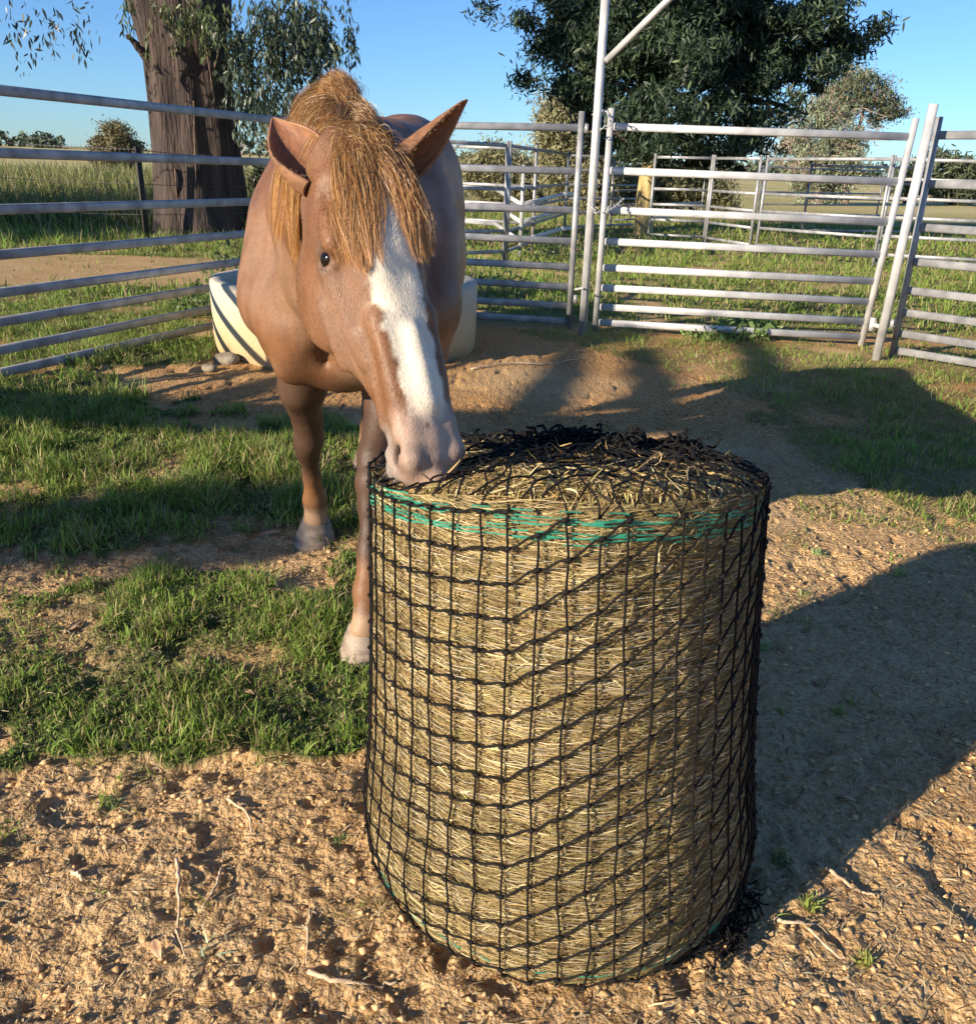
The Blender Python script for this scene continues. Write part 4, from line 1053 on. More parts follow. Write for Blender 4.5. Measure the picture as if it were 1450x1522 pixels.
# tall gateway frame with an overhead bar
fr = empty('gateway_frame', (*pB, 0), label='tall galvanised gateway frame whose post and diagonal brace rise above the gate', cat='gateway')
def beam(name, a, b, w, h, mat=galv2, parent=fr, up=(0, 0, 1)):
    m = MB(); m.box_beam(a, b, w, h, up=up, bev=.3); return m.build(name, mat, parent)
u_ = (pE-pB)/np.linalg.norm(pE-pB); HT = 2.95
beam('post', (*pB, -.01), (*pB, HT), .062, .062, up=(u_[0], u_[1], 0))
pF = pB+u_*1.0; pF = np.array([4.55, 6.15]); v_ = (pF-pB)/np.linalg.norm(pF-pB)
beam('post', (*pF, -.01), (*pF, HT), .062, .062, up=(v_[0], v_[1], 0))
beam('lintel', (*(pB-v_*.03), HT+.033), (*(pF+v_*.03), HT+.033), .062, .062)
zb_ = AY(922, 92, pB[1])[2]
beam('brace', (*(pB+v_*.034), zb_), (*(pB+v_*(HT-.06-zb_+.034)*1.15), HT-.002), .045, .045)
m = MB(); m.box_beam((*pE, -.01), (pE[0]+.06, pE[1], 1.78), .062, .062, up=(u_[0], u_[1], 0), bev=.3)
tag(m.build('gate_post', galv2, loc=(*pE, 0)), 'stout galvanised post the gate hangs from at the right', 'post')
# chains: links as small rings
def chain_obj(pts, label, rl=.016, rr=.0035):
    pts = np.array(pts); seg = np.linalg.norm(np.diff(pts, axis=0), axis=1); s = np.concatenate([[0], np.cumsum(seg)]); n = int(s[-1]/(rl*1.45)); m = MB()
    for k in range(n):
        t = (k+.5)/n*s[-1]; c = np.array([np.interp(t, s, pts[:, i]) for i in range(3)]); c2 = np.array([np.interp(t+.01, s, pts[:, i]) for i in range(3)]); d = (c2-c)/(np.linalg.norm(c2-c)+1e-9)
        o = np.cross(d, [0, 0, 1.0]); o = o/(np.linalg.norm(o)+1e-9)
        if k % 2: o = np.cross(d, o)
        a = np.linspace(0, 2*np.pi, 11); P = c+d*np.cos(a)[:, None]*rl+o*np.sin(a)[:, None]*rl*.6; m.tube(P, rr, 5, cap=False)
    return tag(m.build('chain', galv2, smooth=True, loc=tuple(pts[0])), label, 'chain', 'latch chains at the tall post')
def Cn(px, py, y): return AY(px, py, y)
chain_obj([Cn(876, 300, pB[1]-.07), Cn(885, 316, pB[1]-.09), Cn(900, 315, pB[1]-.05), Cn(915, 306, pB[1]+.05), Cn(926, 295, pB[1]+.14)], 'latch chain looped round the tall post at the third gate rail')
chain_obj([Cn(880, 170, pA[1]-.05), Cn(892, 164, pA[1]-.06), Cn(904, 166, pB[1]-.06), Cn(906, 186, pB[1]-.06), Cn(893, 192, pB[1]-.05), Cn(880, 195, pA[1]-.05)], 'looped chain tying the tops of the two posts together', .018)
chain_obj([Cn(854, 430, pA[1]-.06), Cn(866, 428, pB[1]-.07), Cn(866, 444, pB[1]-.07)], 'short chain low down between the two left gate posts', .014)
# hinge sleeve on the right end post, ladder-like side panel beyond it
m = MB(); q = AY(1296, 482, pE[1]+.12); m.tube([q+np.array([0, 0, -.05]), q+np.array([0, 0, .05])], .022, 10); m.box_beam(q, np.array([pE[0], pE[1], q[2]]), .02, .03)
m.build('hinge_sleeve', galv2, gate)
pS = G(1325, 530)[:2]
panel(pS, pS+np.array([1.5, -1.6]), 'rail panel running off the right edge beside the tall end post', post_h=1.72)
# other side of the ring, round behind the camera (out of frame, casts the rail shadows)
ring = [c0+np.array([-.06, -.12]), (-4.2, 2.6), (-4.4, .0), (-3.6, -2.5), (-1.4, -4.0)]
for i in range(1): panel(ring[i], ring[i+1], ['rail panel off the left edge nearest the left side rails', 'rail panel left of the viewer', 'rail panel behind and left of the viewer', 'rail panel straight behind the viewer'][i], post_h=1.70)
# ------------------------------------------------------------ yards further back
far_panels = [
 ((762, 390, 12.2, .02), (690, 392, 12.0, 0), 'side panel of the back pen reaching behind the horse'),
 ((745, 395, 10.3, 0), (846, 360, 13.4, 0), 'angled pen panel seen through the back rails, nearest one'),
]
def far_panel(x0, y0, x1, y1, label, h=1.65, n=6, gz_=None, **k):
    a = G(x0, y0)[:2]; b = G(x1, y1)[:2]
    zs = list(np.linspace(.18, h-.06, n)); return panel(a, b, label, zs=zs, post_h=h, lugs=False, rail=(.03, .050), **k)
far_panel(640, 398, 748, 392, 'rear pen panel close behind the back rails, left of its white post', n=6)
far_panel(752, 392, 838, 352, 'rear pen panel slanting away behind the back rails', n=6)
far_panel(790, 376, 640, 366, 'second rear pen panel crossing behind the first', n=6)
far_panel(838, 350, 960, 344, 'pen panel in front of the yellow-lit tree trunk', n=6)
far_panel(962, 362, 1044, 366, 'pen panel right of the yellow-lit tree trunk', n=6)
far_panel(1047, 367, 1112, 378, 'pen panel between two white posts seen through the gate', n=6)
far_panel(1122, 378, 1296, 398, 'long pen panel seen through the right half of the gate', n=6)
far_panel(1300, 396, 1500, 408, 'pen panel beyond the right end post', n=6)
far_panel(1190, 352, 1345, 356, 'furthest pen panel below the grey-green tree', n=5)
far_panel(1124, 330, 1300, 330, 'distant pen panel just under the third gate rail', n=5)
far_panel(905, 338, 1040, 330, 'distant pen panel behind the yellow-lit trunk', n=5)
# low curved rails of a crush / gate swung open
m = MB(); root = empty('folded_race_gate', (*G(765, 372)[:2], 0), label='low race gate with kinked rails behind the back rail panel', cat='gate', group='gates')
for k, (z0) in enumerate((.95, .70, .42)):
    P = [G(640, 368)[:2], G(735, 374)[:2], G(772, 384)[:2], G(830, 378)[:2], G(850, 376)[:2]]
    zz = [z0+.05, z0+.02, z0-.16, z0-.02, z0-.02]
    for a in range(4):
        m.box_beam((*P[a], zz[a]), (*P[a+1], zz[a+1]), .035, .06)
    m.build('rail', galv2, root); m = MB()
q = G(772, 384)[:2]; m.box_beam((*q, 0), (*q, 1.35), .05, .05, up=(1, 0, 0)); m.build('post', galv2, root)
# small white shed-like trailer head far off
# ------------------------------------------------------------ concrete trough
def concrete():
    m, n, l, b = new_mat('lime_stained_concrete'); b.inputs['Roughness'].default_value = .85; b.inputs['Specular IOR Level'].default_value = .2
    tc = n.new('ShaderNodeTexCoord'); sx = n.new('ShaderNodeSeparateXYZ'); l.new(tc.outputs['Object'], sx.inputs[0])
    nz = n.new('ShaderNodeTexNoise'); nz.inputs['Scale'].default_value = 5; nz.inputs['Detail'].default_value = 8; l.new(tc.outputs['Object'], nz.inputs['Vector'])
    ad = n.new('ShaderNodeMath'); ad.operation = 'MULTIPLY_ADD'; ad.inputs[1].default_value = .35; l.new(nz.outputs['Fac'], ad.inputs[0]); l.new(sx.outputs[2], ad.inputs[2])
    cr = n.new('ShaderNodeValToRGB'); e = cr.color_ramp.elements; e[0].position = .12; e[0].color = (.24, .17, .10, 1); e[1].position = .72; e[1].color = (.50, .46, .37, 1)
    for p, c in ((.24, (.44, .34, .18)), (.42, (.47, .40, .25)), (.58, (.47, .43, .33))): q = e.new(p); q.color = (*c, 1)
    l.new(ad.outputs[0], cr.inputs[0]); l.new(cr.outputs[0], b.inputs['Base Color'])
    bp = n.new('ShaderNodeBump'); bp.inputs['Distance'].default_value = .004; n2 = n.new('ShaderNodeTexNoise'); n2.inputs['Scale'].default_value = 60; n2.inputs['Detail'].default_value = 8
    l.new(tc.outputs['Object'], n2.inputs['Vector']); l.new(n2.outputs['Fac'], bp.inputs['Height']); l.new(bp.outputs[0], b.inputs['Normal']); return m
tc_ = np.array([-1.10, 6.62]); TR = .97; TH_ = .50
trough = empty('water_trough', (*tc_, 0), label='round cream concrete water trough behind the horse, striped by rail shadows', cat='trough')
b = MB(); n = 96; prof = [(TR-.02, -.02), (TR-.004, .03), (TR, .30), (TR+.002, TH_-.03), (TR-.008, TH_-.006), (TR-.03, TH_), (TR-.075, TH_-.002), (TR-.09, TH_-.012), (TR-.10, TH_-.05), (TR-.115, .16), (0.0, .15)]
V = [(tc_[0]+r*math.sin(2*math.pi*k/n)*(1+.003*math.sin(7*k)), tc_[1]-r*math.cos(2*math.pi*k/n), z) for r, z in prof for k in range(n)]
b.add(V, [(i*n+k, i*n+(k+1) % n, (i+1)*n+(k+1) % n, (i+1)*n+k) for i in range(len(prof)-1) for k in range(n)]); b.build('basin', concrete(), trough, smooth=True)
wm, n_, l_, b_ = new_mat('trough_water'); b_.inputs['Base Color'].default_value = (.02, .03, .025, 1); b_.inputs['Roughness'].default_value = .05
b = MB(); V = [(tc_[0], tc_[1], .41)]+[(tc_[0]+.862*math.sin(2*math.pi*k/64), tc_[1]-.862*math.cos(2*math.pi*k/64), .41) for k in range(64)]
b.add(V, (), [(0, 1+k, 1+(k+1) % 64) for k in range(64)]); b.build('water', wm, trough)
stone = simple_mat('field_stone', (.14, .12, .085), (.30, .25, .18), .9, scale=12, bump=.006, bscale=40)
def rock(x, y, r, label, sq=.6):
    bm = bmesh.new(); bmesh.ops.create_icosphere(bm, subdivisions=3, radius=1); P = np.array([v.co[:] for v in bm.verts])
    k = .75+.5*noise3(P*1.0+x*3, .9, 3)+.12*noise3(P+y, .3, 4)
    for v, q in zip(bm.verts, P*k[:, None]*np.array([r, r*.8, r*sq])): v.co = q
    me = bpy.data.meshes.new('stone'); bm.to_mesh(me); bm.free(); me.materials.append(stone)
    for p in me.polygons: p.use_smooth = True
    o = bpy.data.objects.new('stone', me); COL.objects.link(o); o.location = (x, y, gz(x, y)+r*sq*.35); return tag(o, label, 'stone', 'stones by the trough')
g = G(338, 541); rock(g[0], g[1], .085, 'mossy stone against the left foot of the concrete trough')
g = G(312, 552); rock(g[0], g[1], .05, 'small tan stone left of the mossy stone by the trough')
# weeds round the trough
def weed(px, py, n, L, spread, label, col=(.10, .16, .045), z0=None, wd=.02):
    g = G(px, py); m = n; a = rng.random(m)*6.28; rr = spread*rng.random(m)**.5; x = g[0]+rr*np.cos(a); y = g[1]+rr*np.sin(a)
    z = np.array([gz(g[0], g[1])]*m)+L*rng.random(m)**.7*(1-.5*rr/spread)
    c = np.array(col)*(.6+.9*rng.random((m, 1))); cen = np.stack([x, y, z], -1)
    d = unit(rng.normal(0, 1, (m, 3))+[0, 0, .4]); s = unit(np.cross(d, rng.normal(0, 1, (m, 3)))); Lf = wd*(1+.8*rng.random(m))
    P = cen[:, None]+d[:, None]*(np.linspace(-1, 1, 4)[None, :, None]*Lf[:, None, None]); P[:, 3, 2] -= Lf*.3
    V, q, C = ribbons(P, Lf[:, None]*np.array([[.08, .42, .36, .04]]), s, c)
    k = max(m//14, 3); V2, q2, C2 = blades(g[0]+rng.normal(0, spread*.4, k), g[1]+rng.normal(0, spread*.4, k), L*(.7+.5*rng.random(k)), np.full(k, .006), .5, np.array(col)*np.ones((k, 1)))
    return tag(mesh_np('weed', np.vstack([V, V2]), np.vstack([q, q2+len(V)]), bpy.data.materials['seedling_leaf'], col=np.vstack([C, C2]), loc=(g[0], g[1], gz(g[0], g[1]))), label, 'weed', 'weeds round the yard')
weed(345, 500, 260, .78, .16, 'leafy weed growing up behind the rim of the trough', (.13, .17, .07)) if False else None
gq_ = AY(345, 395, 7.3); weed(*[347, 470], 360, .80, .22, 'leafy weed sticking up over the back rim of the concrete trough', (.16, .20, .08))
weed(300, 470, 240, .35, .25, 'green weed against the left side of the trough')
weed(1110, 497, 420, .22, .30, 'pale green weed clump growing through the bottom rails of the gate', (.17, .25, .08), wd=.024)
weed(1060, 500, 200, .12, .30, 'low weed under the middle of the gate', (.14, .22, .06))
weed(735, 440, 200, .35, .4, 'leafy weed behind the bottom of the back rail panel', (.13, .19, .06))
weed(820, 385, 300, .3, .6, 'weed clump among the back pen panels', (.13, .18, .06))
# ============================================================ TREES, PICKETS, SKY THINGS
def leafmat(name, rough=.45, tr=.25): return attr_mat(name, rough, tr, .4)
leafm1 = leafmat('gum_leaf', .4, .18)
bark = simple_mat('grey_brown_bark', (.022, .015, .013), (.078, .054, .043), .9, scale=3, bump=.06, bscale=9, stretch=(3, 3, .35), ramp=(.35, .62))  # dark bark, lowered further to carry the shade on the big trunk
palebark = simple_mat('pale_bark', (.30, .24, .13), (.55, .46, .28), .8, scale=4, bump=.02, bscale=16, stretch=(2, 2, .5))
deadwood = simple_mat('dead_branch', (.30, .20, .16), (.48, .36, .29), .85, scale=6)
def limb(m, pts, r0, r1, seg=8, wob=.0):
    pts = np.array(pts, float); t = np.linspace(0, len(pts)-1, len(pts)*4); P = np.stack([np.interp(t, np.arange(len(pts)), pts[:, i]) for i in range(3)], -1)
    for _ in range(2): P[1:-1] = (P[:-2]+2*P[1:-1]+P[2:])/4
    if wob: P[1:-1] += rng.normal(0, wob, P[1:-1].shape)
    m.tube(P, r0+(r1-r0)*np.linspace(0, 1, len(P)), seg)
    return P
def leaves(blobs, n, size, col, droop=.3, cl=.35, ncl=260, aspect=.28, var=.5, tipc=None):
    """leaf clumps spread through several blobs (x,y,z,rx,ry,rz)"""
    B = np.array(blobs, float); vol = (B[:, 3]*B[:, 4]*B[:, 5])**.8; k = rng.choice(len(B), ncl, p=vol/vol.sum())
    d = unit(rng.normal(0, 1, (ncl, 3))); c = B[k, :3]+d*(rng.random((ncl, 1))**.33)*B[k, 3:]
    cr_ = cl*(.5+.9*rng.random(ncl)); j = rng.integers(0, ncl, n)
    p = c[j]+rng.normal(0, .45, (n, 3))*cr_[j][:, None]*[1, 1, .7]
    dr = unit(rng.normal(0, 1, (n, 3))+[0, 0, -droop*3]); s = unit(np.cross(dr, rng.normal(0, 1, (n, 3)))); L = size*(.6+.8*rng.random(n))
    P = p[:, None]+dr[:, None]*(np.linspace(-.5, .5, 4)[None, :, None]*L[:, None, None])
    tone = (.75+.5*rng.random(ncl))[j][:, None]
    C = np.array(col)*(1-var/2+var*rng.random((n, 1)))*tone
    if tipc is not None: m = rng.random(n) < .12; C[m] = np.array(tipc)*(.7+.6*rng.random((m.sum(), 1)))
    return ribbons(P, (L*aspect)[:, None]*np.array([[.12, .5, .42, .05]]), s, C)
def pxblob(px, py, r, Y_, dy=1.0):
    c = AY(px, py, Y_); k = np.linalg.norm(c-np.array([0, 0, CAMZ]))/FPX; return (c[0], Y_, c[2], r*k, r*k*dy, r*k)
def tree(name, label, cat_, base, group=None):
    return empty(name, tuple(base), label=label, cat=cat_, group=group)
# ---- the big stringybark at the left
YT = 15.6; tb = G(300, 343)[:2]; tb = np.array([AY(298, 343, YT)[0], YT]); z0 = gz(*tb)-.15
T1 = tree('gum_tree', 'massive dark stringybark trunk standing behind the left rails', 'tree', (*tb, z0), 'trees round the yard')
m = MB(); prof = [(-.3, 372-222), (.0, 372-226), (.25, 138), (.8, 124), (1.5, 114), (2.2, 108), (2.9, 108), (3.4, 112)]
n = 56; V = []; zz = np.linspace(0, 3.6, 46); kpx = 15.6/FPX
def cxy(z): # axis drifts left with height
    pxx = np.interp(z, [0, 1.4, 2.8, 3.6], [300, 291, 281, 268]); pyy = 343-z/ (kpx)*.98
    return AY(pxx, max(pyy, 0), YT)[0]
for z in zz:
    r = np.interp(z, [0, .2, .6, 1.3, 2.2, 2.9, 3.6], [.92, .80, .73, .68, .635, .64, .70])
    for k in range(n):
        a = 2*math.pi*k/n; rr = r*(1+.05*math.sin(3*a+z)+.045*math.sin(9*a+.6*z)+.02*math.sin(23*a+z*2)+.06*math.exp(-z*3)*math.sin(5*a))
        V.append((cxy(z)+rr*math.cos(a), YT+rr*math.sin(a), z0+z))
Q_ = [(i*n+k, i*n+(k+1) % n, (i+1)*n+(k+1) % n, (i+1)*n+k) for i in range(len(zz)-1) for k in range(n)]; m.add(V, Q_)
tx = cxy(3.6)
limb(m, [(tx-.1, YT, z0+3.3), (tx-.75, YT-.1, z0+4.6), (tx-1.5, YT, z0+6.5), (tx-2.0, YT+.3, z0+8.5)], .55, .22, 18, .02)
limb(m, [(tx+.2, YT, z0+3.3), (tx+.45, YT+.1, z0+4.8), (tx+1.0, YT+.2, z0+6.8), (tx+1.2, YT, z0+9)], .60, .22, 18, .02)
limb(m, [AY(228, 100, YT-.4), AY(212, 78, YT-.5), AY(200, 62, YT-.6), AY(189, 52, YT-.7)], .085, .03, 8, .006)
limb(m, [(tx+.4, YT, z0+4.6), (tx+1.6, YT-.6, z0+5.2), (tx+2.8, YT-.9, z0+5.0), (tx+3.4, YT-1, z0+4.4)], .16, .03, 8, .02)
limb(m, [(tx-.4, YT, z0+4.4), (tx-1.6, YT-.3, z0+5.2), (tx-2.8, YT-.5, z0+4.9)], .14, .03, 8, .02)
m.build('trunk', bark, T1, smooth=True)
m = MB()
for (x0_, y0_, x1_, y1_) in ((302, 40, 318, 145), (330, 60, 316, 110), (255, 60, 262, 130), (288, 150, 292, 300), (260, 250, 266, 330)):
    P = [AY(x0_+(x1_-x0_)*t, y0_+(y1_-y0_)*t, YT-.72-.03*math.sin(t*6)) for t in np.linspace(0, 1, 7)]; m.tube(P, np.linspace(.030, .012, 7), 5, flat=.4)
m.build('hanging_bark', simple_mat('bark_strip', (.16, .10, .07), (.36, .25, .18), .9, scale=10), T1)
# drooping sprays of leaf: strings hanging from points
def sprays(anchors, ns, Lm, n_leaf, size, col, Y_, spread=10):
    out_ = []
    for (px, py, r, k) in anchors:
        for _ in range(k):
            a = AY(px+rng.normal(0, r), py+rng.normal(0, r*.6), Y_+rng.normal(0, .5)); L = Lm*(.4+.9*rng.random()); m_ = int(n_leaf*(.6+.8*rng.random())); t = rng.random(m_)
            sway = rng.normal(0, .12, 2); p = a[None]+np.stack([sway[0]*t*L+rng.normal(0, .05, m_), sway[1]*t*L+rng.normal(0, .05, m_), -t*L], -1)
            dr = unit(rng.normal(0, .45, (m_, 3))+[0, 0, -1.]); s = unit(np.cross(dr, rng.normal(0, 1, (m_, 3)))); l_ = size*(.6+.8*rng.random(m_))
            P = p[:, None]+dr[:, None]*(np.linspace(0, 1, 4)[None, :, None]*l_[:, None, None]); C = np.array(col)*(.55+.9*rng.random((m_, 1)))
            out_.append(ribbons(P, (l_*.13)[:, None]*np.array([[.2, 1, .8, .05]]), s, C))
    return out_
sp_ = sprays([(400, 15, 34, 26), (365, 60, 18, 12), (420, 75, 24, 16), (460, 45, 20, 13), (385, 115, 20, 13), (440, 25, 30, 20), (350, 40, 12, 8), (475, 5, 25, 12), (405, 140, 16, 8), (360, 150, 10, 4), (425, 125, 12, 5)], 0, .72, 52, .105, (.055, .078, .048), 14.6)
sp2 = sprays([(235, 0, 26, 8), (272, 12, 14, 12), (310, 5, 22, 8)], 0, .5, 36, .10, (.085, .11, .040), 14.5)
sp3 = sprays([(108, 45, 5, 2), (90, 10, 24, 4), (50, 0, 30, 8)], 0, .6, 16, .10, (.05, .06, .04), 14.2)
hi = [leaves([(tx+1.2, YT, z0+7.5, 2.8, 2.5, 1.6), (tx-1.8, YT, z0+8.5, 2.6, 2.4, 1.8)], 9000, .2, (.07, .09, .05), ncl=150, aspect=.13)]
cat('crown', sp_+sp2+sp3+hi, leafm1, T1)
# ---- generic branching trees
def branchy(m, base, top, r0, n, spread, sub=2, seg=7, zb=.3, zt=1.0, up_=.6):
    base = np.array(base); top = np.array(top); H = np.linalg.norm(top-base)
    limb(m, [base, base*.6+top*.4+rng.normal(0, .02*H, 3), top], r0, r0*.25, seg+3, .0)
    for k in range(n):
        f = zb+(zt-zb)*rng.random(); p = base*(1-f)+top*f; a = rng.random()*6.28; L = spread*(.5+.7*rng.random())
        d = np.array([math.cos(a), math.sin(a), up_*rng.random()]); q = p+d*L
        P = limb(m, [p, (p+q)/2+rng.normal(0, .08*L, 3), q], r0*.34*(1.2-f), r0*.06, 5, .01*L)
        for _ in range(sub):
            s = P[rng.integers(len(P)//3, len(P))]; e = s+(d*.6+rng.normal(0, .5, 3))*L*.5; limb(m, [s, (s+e)/2+rng.normal(0, .05*L, 3), e], r0*.10, r0*.03, 4, .008*L)
# dark evergreen behind the gate
YM = 20.5
T2 = tree('dark_tree', 'big dark green evergreen with yellow-lit trunk spreading behind the gate', 'tree', (AY(963, 350, YM)[0], YM, 0), 'trees round the yard')
m = MB(); bx = AY(960, 350, YM)[0]
Pq = limb(m, [(AY(957, 345, YM)[0], YM, -.1), AY(956, 318, YM), AY(962, 262, YM), AY(968, 225, YM), AY(985, 140, YM), AY(1010, 40, YM)], .22, .13, 14, .0)
m.build('trunk', simple_mat('sunlit_yellow_bark', (.30, .22, .085), (.60, .45, .20), .8, scale=5, bump=.02, bscale=18, stretch=(2, 2, .6)), T2, smooth=True)  # sunlit yellow of the trunk is painted into its bark
m = MB()
for (x0_, y0_, x1_, y1_) in ((965, 240, 900, 190), (968, 230, 1060, 190), (975, 190, 1150, 130), (980, 170, 850, 90), (985, 150, 1240, 90), (990, 120, 1060, 20), (985, 140, 890, 20), (1100, 150, 1200, 170), (970, 235, 1010, 225), (1060, 230, 1110, 240)):
    limb(m, [AY(x0_, y0_, YM), AY((x0_+x1_)/2, (y0_+y1_)/2-8, YM-.6), AY(x1_, y1_, YM-.8+1.6*rng.random())], .085, .02, 6, .02)
m.build('branches', bark, T2, smooth=True)
BL = [(800, 60, 42), (755, 45, 22), (850, 30, 70), (860, 105, 40), (930, 60, 95), (905, 170, 46), (1000, 120, 100), (1060, 40, 110), (1080, 165, 62), (1150, 90, 75), (1220, 55, 55), (1265, 60, 30), (1190, 110, 30), (955, 205, 48), (1020, 215, 34), (1085, 225, 42), (1125, 215, 22), (1240, 115, 16), (1140, -20, 110), (960, -30, 130), (1290, 75, 12), (830, 130, 20), (1105, 180, 28), (1145, 190, 12), (990, 235, 26), (1050, 235, 26), (1110, 232, 22), (900, 215, 26), (945, 240, 20), (780, 110, 18), (870, 150, 26), (720, 30, 20), (1300, 50, 22)]
lv = leaves([pxblob(a, b, r*.92, YM+rng.normal(0, .5), 1.4) for a, b, r in BL], 110000, .15, (.030, .052, .028), .25, .36, 700, .22, .7, (.08, .12, .055))
cat('crown', [lv], leafmat('dark_leaf', .55, .12), T2)
# olive trees behind
def simple_tree(name, label, base_px, Y_, blobs, n, size, col, ncl, trunk_r=.12, bare=0, barkm=None, gname='trees round the yard', lm='olive_leaf', cl=.35, tip=None, asp=.24):
    b0 = AY(*base_px, Y_); b0[2] = gz(b0[0], Y_)-.05; o = tree(name, label, 'tree', b0, gname)
    m = MB(); cx, cy, cr_ = blobs[0]; top = AY(cx, cy-cr_*.2, Y_)
    branchy(m, b0, top, trunk_r, 14, cr_*Y_/FPX*.9, 2); m.build('trunk', barkm or bark, o, smooth=True)
    lv = leaves([pxblob(a, b, r*.9, Y_, 1.1) for a, b, r in blobs], n, size, col, .2, cl, ncl, asp, .6, tip)
    mt = bpy.data.materials.get(lm) or leafmat(lm, .5, .2); cat('crown', [lv], mt, o)
    if bare:
        m = MB()
        for _ in range(bare):
            a, b, r = blobs[rng.integers(len(blobs))]; an = rng.random()*6.28; s = AY(a+rng.normal(0, 8), b+rng.normal(0, 8), Y_); e = AY(a+math.cos(an)*r*1.05, b+math.sin(an)*r*.9-4, Y_+rng.normal(0, .5))
            P = limb(m, [s, (s+e)/2+rng.normal(0, .15, 3), e], .0013*Y_, .0003*Y_, 4, .015)
            for _k in range(4):
                q = P[rng.integers(3, len(P))]; w = q+rng.normal(0, .018*Y_, 3); limb(m, [q, (q+w)/2+rng.normal(0, .06, 3), w], .0005*Y_, .0002*Y_, 3, .01)
        m.build('bare_branches', deadwood, o)
    return o
simple_tree('olive_tree', 'tall olive-green tree just left of the tall gateway post', (840, 335), 30, [(835, 190, 38), (820, 165, 22), (850, 160, 26), (835, 235, 38), (865, 215, 34), (855, 275, 36), (890, 270, 30), (885, 310, 24), (880, 250, 26)], 34000, .15, (.25, .24, .13), 300, .18, cl=.5)
simple_tree('olive_tree', 'round olive bush-like tree seen between the ear and the pen posts', (735, 305), 40, [(735, 250, 32), (705, 258, 22), (765, 262, 26), (740, 280, 30), (790, 285, 22)], 18000, .20, (.24, .23, .12), 200, .14, cl=.6)
simple_tree('olive_tree', 'low brown-green tree under the dark crown right of the yellow trunk', (1030, 325), 32, [(1020, 275, 26), (1055, 285, 24), (990, 285, 26), (935, 280, 26), (1075, 300, 18)], 16000, .15, (.18, .18, .09), 170, .12, 6, cl=.45)
simple_tree('half_bare_tree', 'sparse grey-green tree with bare pinkish branches at the right', (1215, 306), 52, [(1220, 245, 34), (1250, 235, 34), (1190, 225, 34), (1255, 265, 24), (1205, 275, 30), (1240, 190, 30), (1180, 195, 24), (1270, 215, 22), (1240, 285, 22), (1215, 165, 22)], 24000, .19, (.25, .29, .18), 240, .42, 40, deadwood, cl=.62, tip=(.3, .22, .17))
simple_tree('outer_tree', 'thin dark-leaved tree reaching out at the upper right above the half-bare tree', (1255, 304), 58, [(1290, 140, 26), (1315, 155, 24), (1270, 120, 24), (1250, 150, 26), (1330, 165, 14), (1300, 180, 12), (1235, 160, 20)], 12000, .22, (.12, .15, .09), 120, .22, 16, deadwood, lm='dark_leaf', cl=.7, tip=(.28, .19, .11))
simple_tree('bush_tree', 'small bushy tree on the bank at the far left', (172, 252), 30, [(170, 205, 20), (168, 228, 30), (185, 225, 24), (155, 232, 20), (176, 250, 30), (158, 190, 8), (188, 205, 10)], 16000, .10, (.17, .15, .07), 200, .09, 0, cl=.25, tip=(.26, .2, .1))
simple_tree('dark_shrub', 'dark shrub on the bank between the big trunk and the horse', (385, 300), 19, [(385, 285, 24), (400, 272, 22), (372, 300, 18), (420, 290, 24)], 7000, .14, (.04, .05, .025), 90, .06, lm='dark_leaf', cl=.2)
simple_tree('orchard_tree', 'low dark tree far across the paddock at the right edge', (1345, 296), 60, [(1350, 268, 22), (1390, 262, 30), (1430, 270, 30)], 6000, .4, (.09, .11, .06), 90, .14, cl=.8)
# bare sapling between trunk and ear
m = MB(); b0 = AY(348, 300, 17.5)
limb(m, [b0, AY(352, 250, 17.5), AY(350, 215, 17.5)], .035, .012, 6)
for (a, b, c, d) in ((352, 240, 338, 185), (352, 232, 362, 190), (350, 250, 336, 225), (352, 245, 366, 205), (350, 218, 346, 190), (362, 195, 360, 175)): limb(m, [AY(a, b, 17.5), AY((a+c)/2+2, (b+d)/2, 17.5), AY(c, d, 17.5)], .014, .004, 4, .004)
tag(m.build('bare_sapling', deadwood, loc=tuple(b0)), 'thin leafless sapling just right of the massive trunk', 'tree', 'trees round the yard')
# far tree line (reads as one mass)
bl = []
for x in np.arange(-620, 900, 17): 
    y = 640+rng.normal(0, 30); bl.append((x, y, gz(x, y)+3.5, 12+5*rng.random(), 8, 4.0+3*rng.random()))
for x in np.arange(60, 420, 13):
    y = 330+rng.normal(0, 18)+.2*x; bl.append((x, y, gz(x, y)+2.0, 6+4*rng.random(), 5, 2.4+2*rng.random()))
lv = leaves(bl, 42000, 2.6, (.10, .13, .085), 0, 3.0, 1900, .5, .5)
o = cat('far_woods', [lv], leafmat('far_leaf', .7, .1), None); tag(o, 'dark line of distant woodland along the far hills', 'woods', kind='stuff')
# ------------------------------------------------------------ star pickets and barbed wire on the bank
black = simple_mat('dark_painted_picket', (.020, .018, .017), (.05, .045, .04), .7, scale=20)
def picket(px, py0, py1, Y_, label, r=.035):
    a = AY(px, py0, Y_); z0_ = gz(a[0], Y_); t_ = AY(px, py1, Y_)[2]; m = MB()
    for k in range(3):
        an = 2*math.pi*k/3+.5; d = np.array([math.cos(an), math.sin(an)])*r; m.box_beam((a[0]+d[0]/2, Y_+d[1]/2, z0_-.1), (a[0]+d[0]/2, Y_+d[1]/2, t_), r*.35, r, up=(d[0]/r, d[1]/r, 0))
    return tag(m.build('star_picket', black, loc=(a[0], Y_, z0_)), label, 'fence post', 'pickets of the wire fence on the bank'), (a[0], Y_, z0_, t_)
_, P1 = picket(217, 350, 218, 14.4, 'black steel picket standing left of the massive trunk', .055)
_, P0 = picket(-60, 350, 200, 14.6, 'black steel picket off the left edge on the bank', .055)
